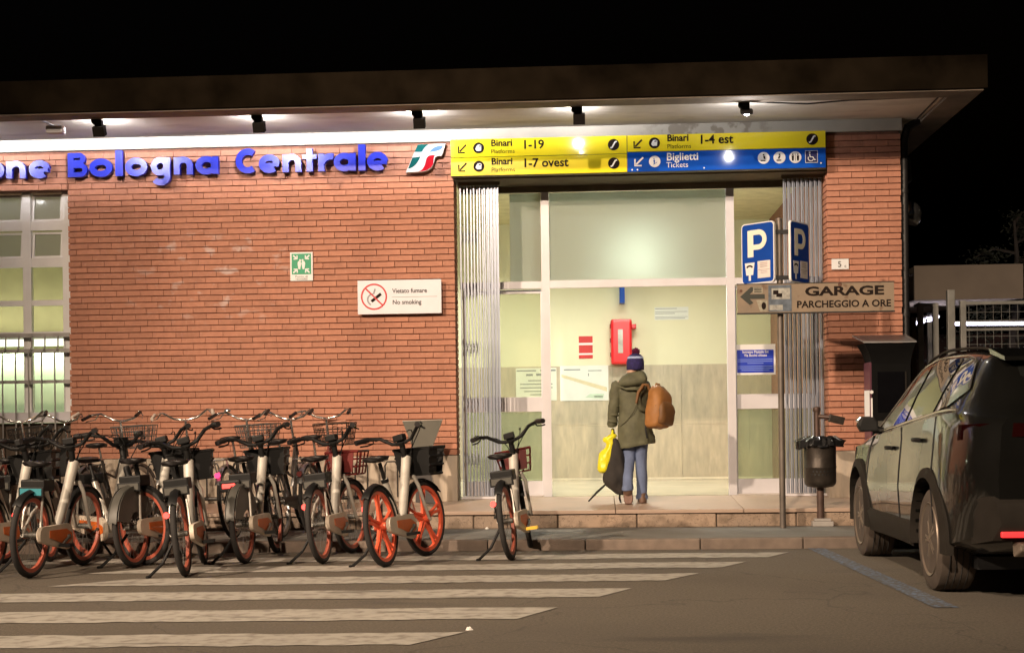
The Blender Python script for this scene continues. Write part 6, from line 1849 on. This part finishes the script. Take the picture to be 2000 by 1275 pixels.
# hourglass shaped stand against the plinth left of the doorway
A0 = (-1.79, -0.55, 0.29)
ai = thing("display_stand", "dark grey hourglass-shaped stand leaning before the plinth left of the gate", "stand", A0)
m_standg = mat("olive_grey_board", (0.105, 0.10, 0.08), 0.6, var=0.15, scale=4)
m_stande = mat("stand_edge_metal", (0.42, 0.38, 0.33), 0.4, metal=0.6)
k = MB(); k.prism([(-1.855, .80), (-1.735, .80), (-1.585, 1.175), (-1.995, 1.165)], -.60, -.575); up_ = k.build("upper_board", m_standg, ai, shift=A0)
k = MB(); k.tube([(-1.995, -.588, 1.17), (-1.585, -.588, 1.18), (-1.733, -.588, .80)], .008, 6); k.build("edge_strip", m_stande, up_, shift=A0, smooth=50)
k = MB(); k.prism([(-1.87, .335), (-1.655, .322), (-1.735, .795), (-1.855, .795)], -.598, -.577); lo2 = k.build("lower_board", mat("dark_slate_board", (.055, .05, .05), .6), ai, shift=A0)
k = MB(); k.tube([(-1.655, -.588, .330), (-1.732, -.588, .79)], .009, 6); k.build("edge_strip", m_stande, lo2, shift=A0, smooth=50)
k = MB(); k.prism([(-1.85, .31), (-1.68, .31), (-1.745, .80), (-1.835, .80)], -.42, -.405); k.build("rear_leg", m_standg, ai, shift=A0)
k = MB(); k.box(-1.84, -1.74, -.574, -.421, .775, .795); k.build("hinge_plate", m_stande, ai, shift=A0)

# litter on the pavement and road
m_bit = mat("litter_paper", (.72, .70, .66), .7)
for i, (bx_, by_, bz_, lb) in enumerate(((-1.10, -1.09, .093, "white scrap of paper at the foot of the step left of the lone bicycle"), (-0.96, -1.12, .093, "pale crumpled scrap by the step beside the other paper scrap"),
                              (-0.715, -7.33, 0.0, "tiny white scrap on the road at the tip of the nearest stripe"), (-3.62, -2.62, 0.0, "tiny white scrap at the foot of the kerb among the bicycles"))):
    k = MB(); k.loft([[(.02 * math.cos(a) * (1 + .3 * math.sin(3 * a + i)), .014 * math.sin(a), .001) for a in [q * math.pi / 4 for q in range(8)]], [(.012 * math.cos(a + .3), .010 * math.sin(a), .016 + .004 * math.sin(2 * a)) for a in [q * math.pi / 4 for q in range(8)]]])
    o = k.build("paper_scrap", m_bit); o.location = (bx_, by_, bz_); tag(o, lb, "litter")

# ================================================================== BEHIND THE STATION, RIGHT
# service things on the side wall
t = thing("dome_lamp", "chrome dome lamp on an arm at the side wall of the station", "lamp", (3.206, 0.75, 3.38))
k = MB(); k.tube([(0, 0, .02), (.12, 0, .03), (.17, 0, .05)], .018, 8); k.build("arm", m_black, t, smooth=50)
k = MB(); k.lathe([(.135, -.09), (.150, -.03), (.135, .05), (.09, .11), (.03, .135)], 28, Matrix.Translation((.235, 0, .0)) @ Matrix.Rotation(math.radians(22), 4, 'Y')); k.build("dome", m_chrome, t, smooth=50)
t = thing("wall_speaker", "grey horn box hanging under the side eaves of the station", "loudspeaker", (3.206, 0.75, 3.85))
k = MB(); k.box(.001, .09, -.02, .02, .0, .05); k.build("bracket", m_black, t)
k = MB(); k.loft([[(.09, -.10, -.13), (.26, -.10, -.13), (.26, .10, -.13), (.09, .10, -.13)], [(.10, -.10, .10), (.24, -.10, .13), (.24, .10, .13), (.10, .10, .10)]]); k.build("case", mat("dusky_grey", (.07, .075, .08), .6), t, bevel=.012)
# fence and gate of grey tube and wire mesh
FY = 3.0
G0 = (4.4, FY, 0.0)
m_fence = mat("grey_fence_paint", (0.50, 0.50, 0.47), 0.5, metal=0.3, var=0.15)
fe = thing("mesh_fence", "grey steel fence with wire mesh beside the station behind the car", "fence", G0)
def fb(k, nm, m=m_fence, par=None, **kw): return k.build(nm, m, par or fe, shift=G0, **kw)
for x, z1, w_ in ((4.06, 2.575, .035), (4.245, 2.575, .035), (4.435, 2.735, .045), (4.585, 2.60, .035), (6.6, 2.60, .035), (8.6, 2.60, .035)):
    k = MB(); k.box(x - w_, x + w_, FY - w_, FY + w_, 0, z1); fb(k, "post", bevel=.006)
k = MB(); k.box(4.095, 4.21, FY - .03, FY + .03, 2.53, 2.573); fb(k, "rail")
k = MB(); k.box(4.62, 8.6, FY - .02, FY + .02, 2.545, 2.585); fb(k, "rail")
k = MB(); k.box(4.62, 8.6, FY - .02, FY + .02, 2.22, 2.245); fb(k, "rail")
k = MB(); k.tube([(3.98, FY, 2.535), (4.06, FY, 2.575)], .02, 6); fb(k, "brace")
k = MB()
x = 4.66
while x < 8.6: k.tube([(x, FY, .1), (x, FY, 2.54)], .0035, 4, caps=False); x += .10
z = .15
while z < 2.53: k.tube([(4.62, FY + .004, z), (8.6, FY + .004, z)], .0035, 4, caps=False); z += .10
fb(k, "wire_mesh")
k = MB(); k.box(3.94, 4.0, FY - .05, FY + .05, 0, 2.4); fb(k, "timber_post", mat("brown_timber", (.16, .10, .05), .8))
# far platform roof with tube lamps
C0 = (11.0, 24.0, 0.0)
pl_ = thing("platform_roof", "far flat platform roof behind the fence with a pale fascia", "platform roof", C0)
m_pfas = mat("brown_grey_fascia", (0.42, 0.35, 0.29), 0.8, var=0.12, scale=1)
m_under = mat("pale_underside", (0.62, 0.52, 0.38), 0.8, var=0.2, scale=1.5)
def pb(k, nm, m, **kw): return k.build(nm, m, pl_, shift=C0, **kw)
k = MB(); k.box(7.75, 10.35, 20.0, 20.12, 4.02, 4.86); pb(k, "fascia", m_pfas)
k = MB(); k.box(7.75, 10.35, 20.125, 44.0, 4.70, 4.84); pb(k, "roof_slab", m_pfas)
k = MB(); k.add([(7.80, 20.13, 4.03), (10.30, 20.13, 4.03), (10.30, 30.0, 4.45), (7.80, 30.0, 4.45)], [(0, 1, 2, 3)]); pb(k, "underside", m_under)
for x in (8.1, 10.2):
    k = MB(); k.box(x - .08, x + .08, 29.0, 29.16, 0, 4.38); pb(k, "column", m_fence)
k = MB(); k.box(4.0, 30.0, 34.0, 34.2, 0, 4.0)
w_o = k.build("platform_wall", mat("maroon_platform_wall", (.10, .055, .055), .8, var=.25, scale=1.2)); tag(w_o, "long dim maroon wall along the far platform behind the fence", "wall")
tw_ = thing("platform_railing", "pale horizontal rails along the far platform behind the fence", "railing", (14.0, 31.0, 0.0))
for z in (1.6, 2.3, 3.0):
    k = MB(); k.box(-6.5, 12, -.03, .03, z - .035, z + .035); k.build("rail", m_fence, tw_)
for x in range(-6, 12, 3):
    k = MB(); k.box(x - .04, x + .04, -.04, .04, 0, 3.0); k.build("post", m_fence, tw_)
m_tube = emis("tube_lamp_glow", (0.80, 0.76, 1.0), 11.0)
def tubelamp(p0, p1, r, label, group=None):
    c = [(a + b) / 2 for a, b in zip(p0, p1)]
    t = thing("tube_lamp", label, "lamp", c, 0, group)
    a, b = Vector(p0) - Vector(c), Vector(p1) - Vector(c)
    k = MB(); k.tube([a, b], r, 10); k.build("glass_tube", m_tube, t, smooth=50)
    d = (b - a).normalized()
    k = MB(); k.tube([a - d * .06, a], r * 1.2, 10); k.tube([b, b + d * .06], r * 1.2, 10); k.tube([a + Vector((0, 0, r * 1.6)), b + Vector((0, 0, r * 1.6))], r * .6, 6); k.build("holder", m_fence, t, smooth=50)
tubelamp((8.78, 20.6, 3.47), (14.5, 20.6, 3.40), .036, "long glowing white tube lamp running off the right edge behind the fence")
pts_ = [(7.70, 20.4, 3.44), (7.88, 20.9, 3.50), (8.12, 21.5, 3.58), (8.55, 22.5, 3.70), (8.95, 23.4, 3.80), (9.30, 24.2, 3.92)]
for i in range(5):
    a, b = Vector(pts_[i]), Vector(pts_[i + 1])
    tubelamp(a.lerp(b, .08), a.lerp(b, .72 if i < 2 else .86), .055, ["first", "second", "third", "fourth", "fifth"][i] + " tube lamp from the station corner in the receding row behind the fence", "receding row of tube lamps")
# tree behind, faintly lit
W0 = (11.6, 25.0, 0.0)
tr = thing("tree", "dim grey tree behind the fence at the right edge", "tree", W0)
k = MB(); k.tube([(0, 0, 0), (.05, 0, 1.5), (-.05, .1, 3.2), (.1, 0, 5.0), (.0, 0, 6.6)], [.20, .17, .14, .09, .03], 10)
rt = random.Random(21)
br = []
for i in range(16):
    z = 2.6 + i * .27
    a = rt.uniform(0, 6.28)
    L = 1.9 * (1 - (z - 2.2) / 6.2) + .3
    e = Vector((L * math.cos(a), L * math.sin(a), z + rt.uniform(-.3, .25)))
    k.tube([(0, 0, z - .15), e * .5 + Vector((0, 0, z * .5 + .1)), e], [.05, .035, .012], 5)
    br.append((Vector((0, 0, z)), e))
k.build("trunk", mat("grey_bark", (.10, .085, .07), .9), tr, smooth=50)
k = MB()
for (s_, e) in br:
    for j in range(260):
        t_ = rt.uniform(.25, 1.08)
        c = s_.lerp(e, t_) + Vector((rt.gauss(0, .18), rt.gauss(0, .18), rt.gauss(-.06, .13)))
        d = Vector((rt.uniform(-1, 1), rt.uniform(-1, 1), rt.uniform(-.8, .4))).normalized()
        n_ = d.orthogonal().normalized()
        L = rt.uniform(.05, .12)
        k.add([c - n_ * L * .3, c + d * L, c + n_ * L * .3, c - d * L * .3], [(0, 1, 2, 3)])
k.build("crown", mat("grey_green_leaves", (.085, .095, .07), .7, var=.4, scale=2, rand=.3), tr)

# street lamps behind the viewer, plus an added one for the far fascia
m_lampglass = emis("street_lamp_glow", STREET_COLOR, 4.0)
for i, (p_, w_, aim_, cone_) in enumerate(STREET_LAMPS):
    t = thing("street_lamp", ["street lamp far to the left of the station entrance across the road", "street lamp across the road straight before the entrance", "unseen lamp post added right of the fence to light the far fascia"][i], "street lamp", (p_[0], p_[1] - 1.2, 0), 0, "street lamps along the road")
    h_ = p_[2] - 9.2
    k = MB(); k.tube([(0, 0, 0), (0, 0, 8.0 + h_), (0, 0.1, 9.2 + h_), (0, .5, 9.45 + h_), (0, .95, 9.42 + h_)], [.09, .06, .05, .04, .04], 12); k.build("pole", m_fence, t, smooth=50)
    k = MB(); k.box(-.16, .16, .90, 1.55, 9.36 + h_, 9.48 + h_); k.build("lamp_head", m_fence, t, bevel=.03)
    k = MB(); k.box(-.12, .12, .98, 1.48, 9.345 + h_, 9.359 + h_); k.build("lens", m_lampglass, t)
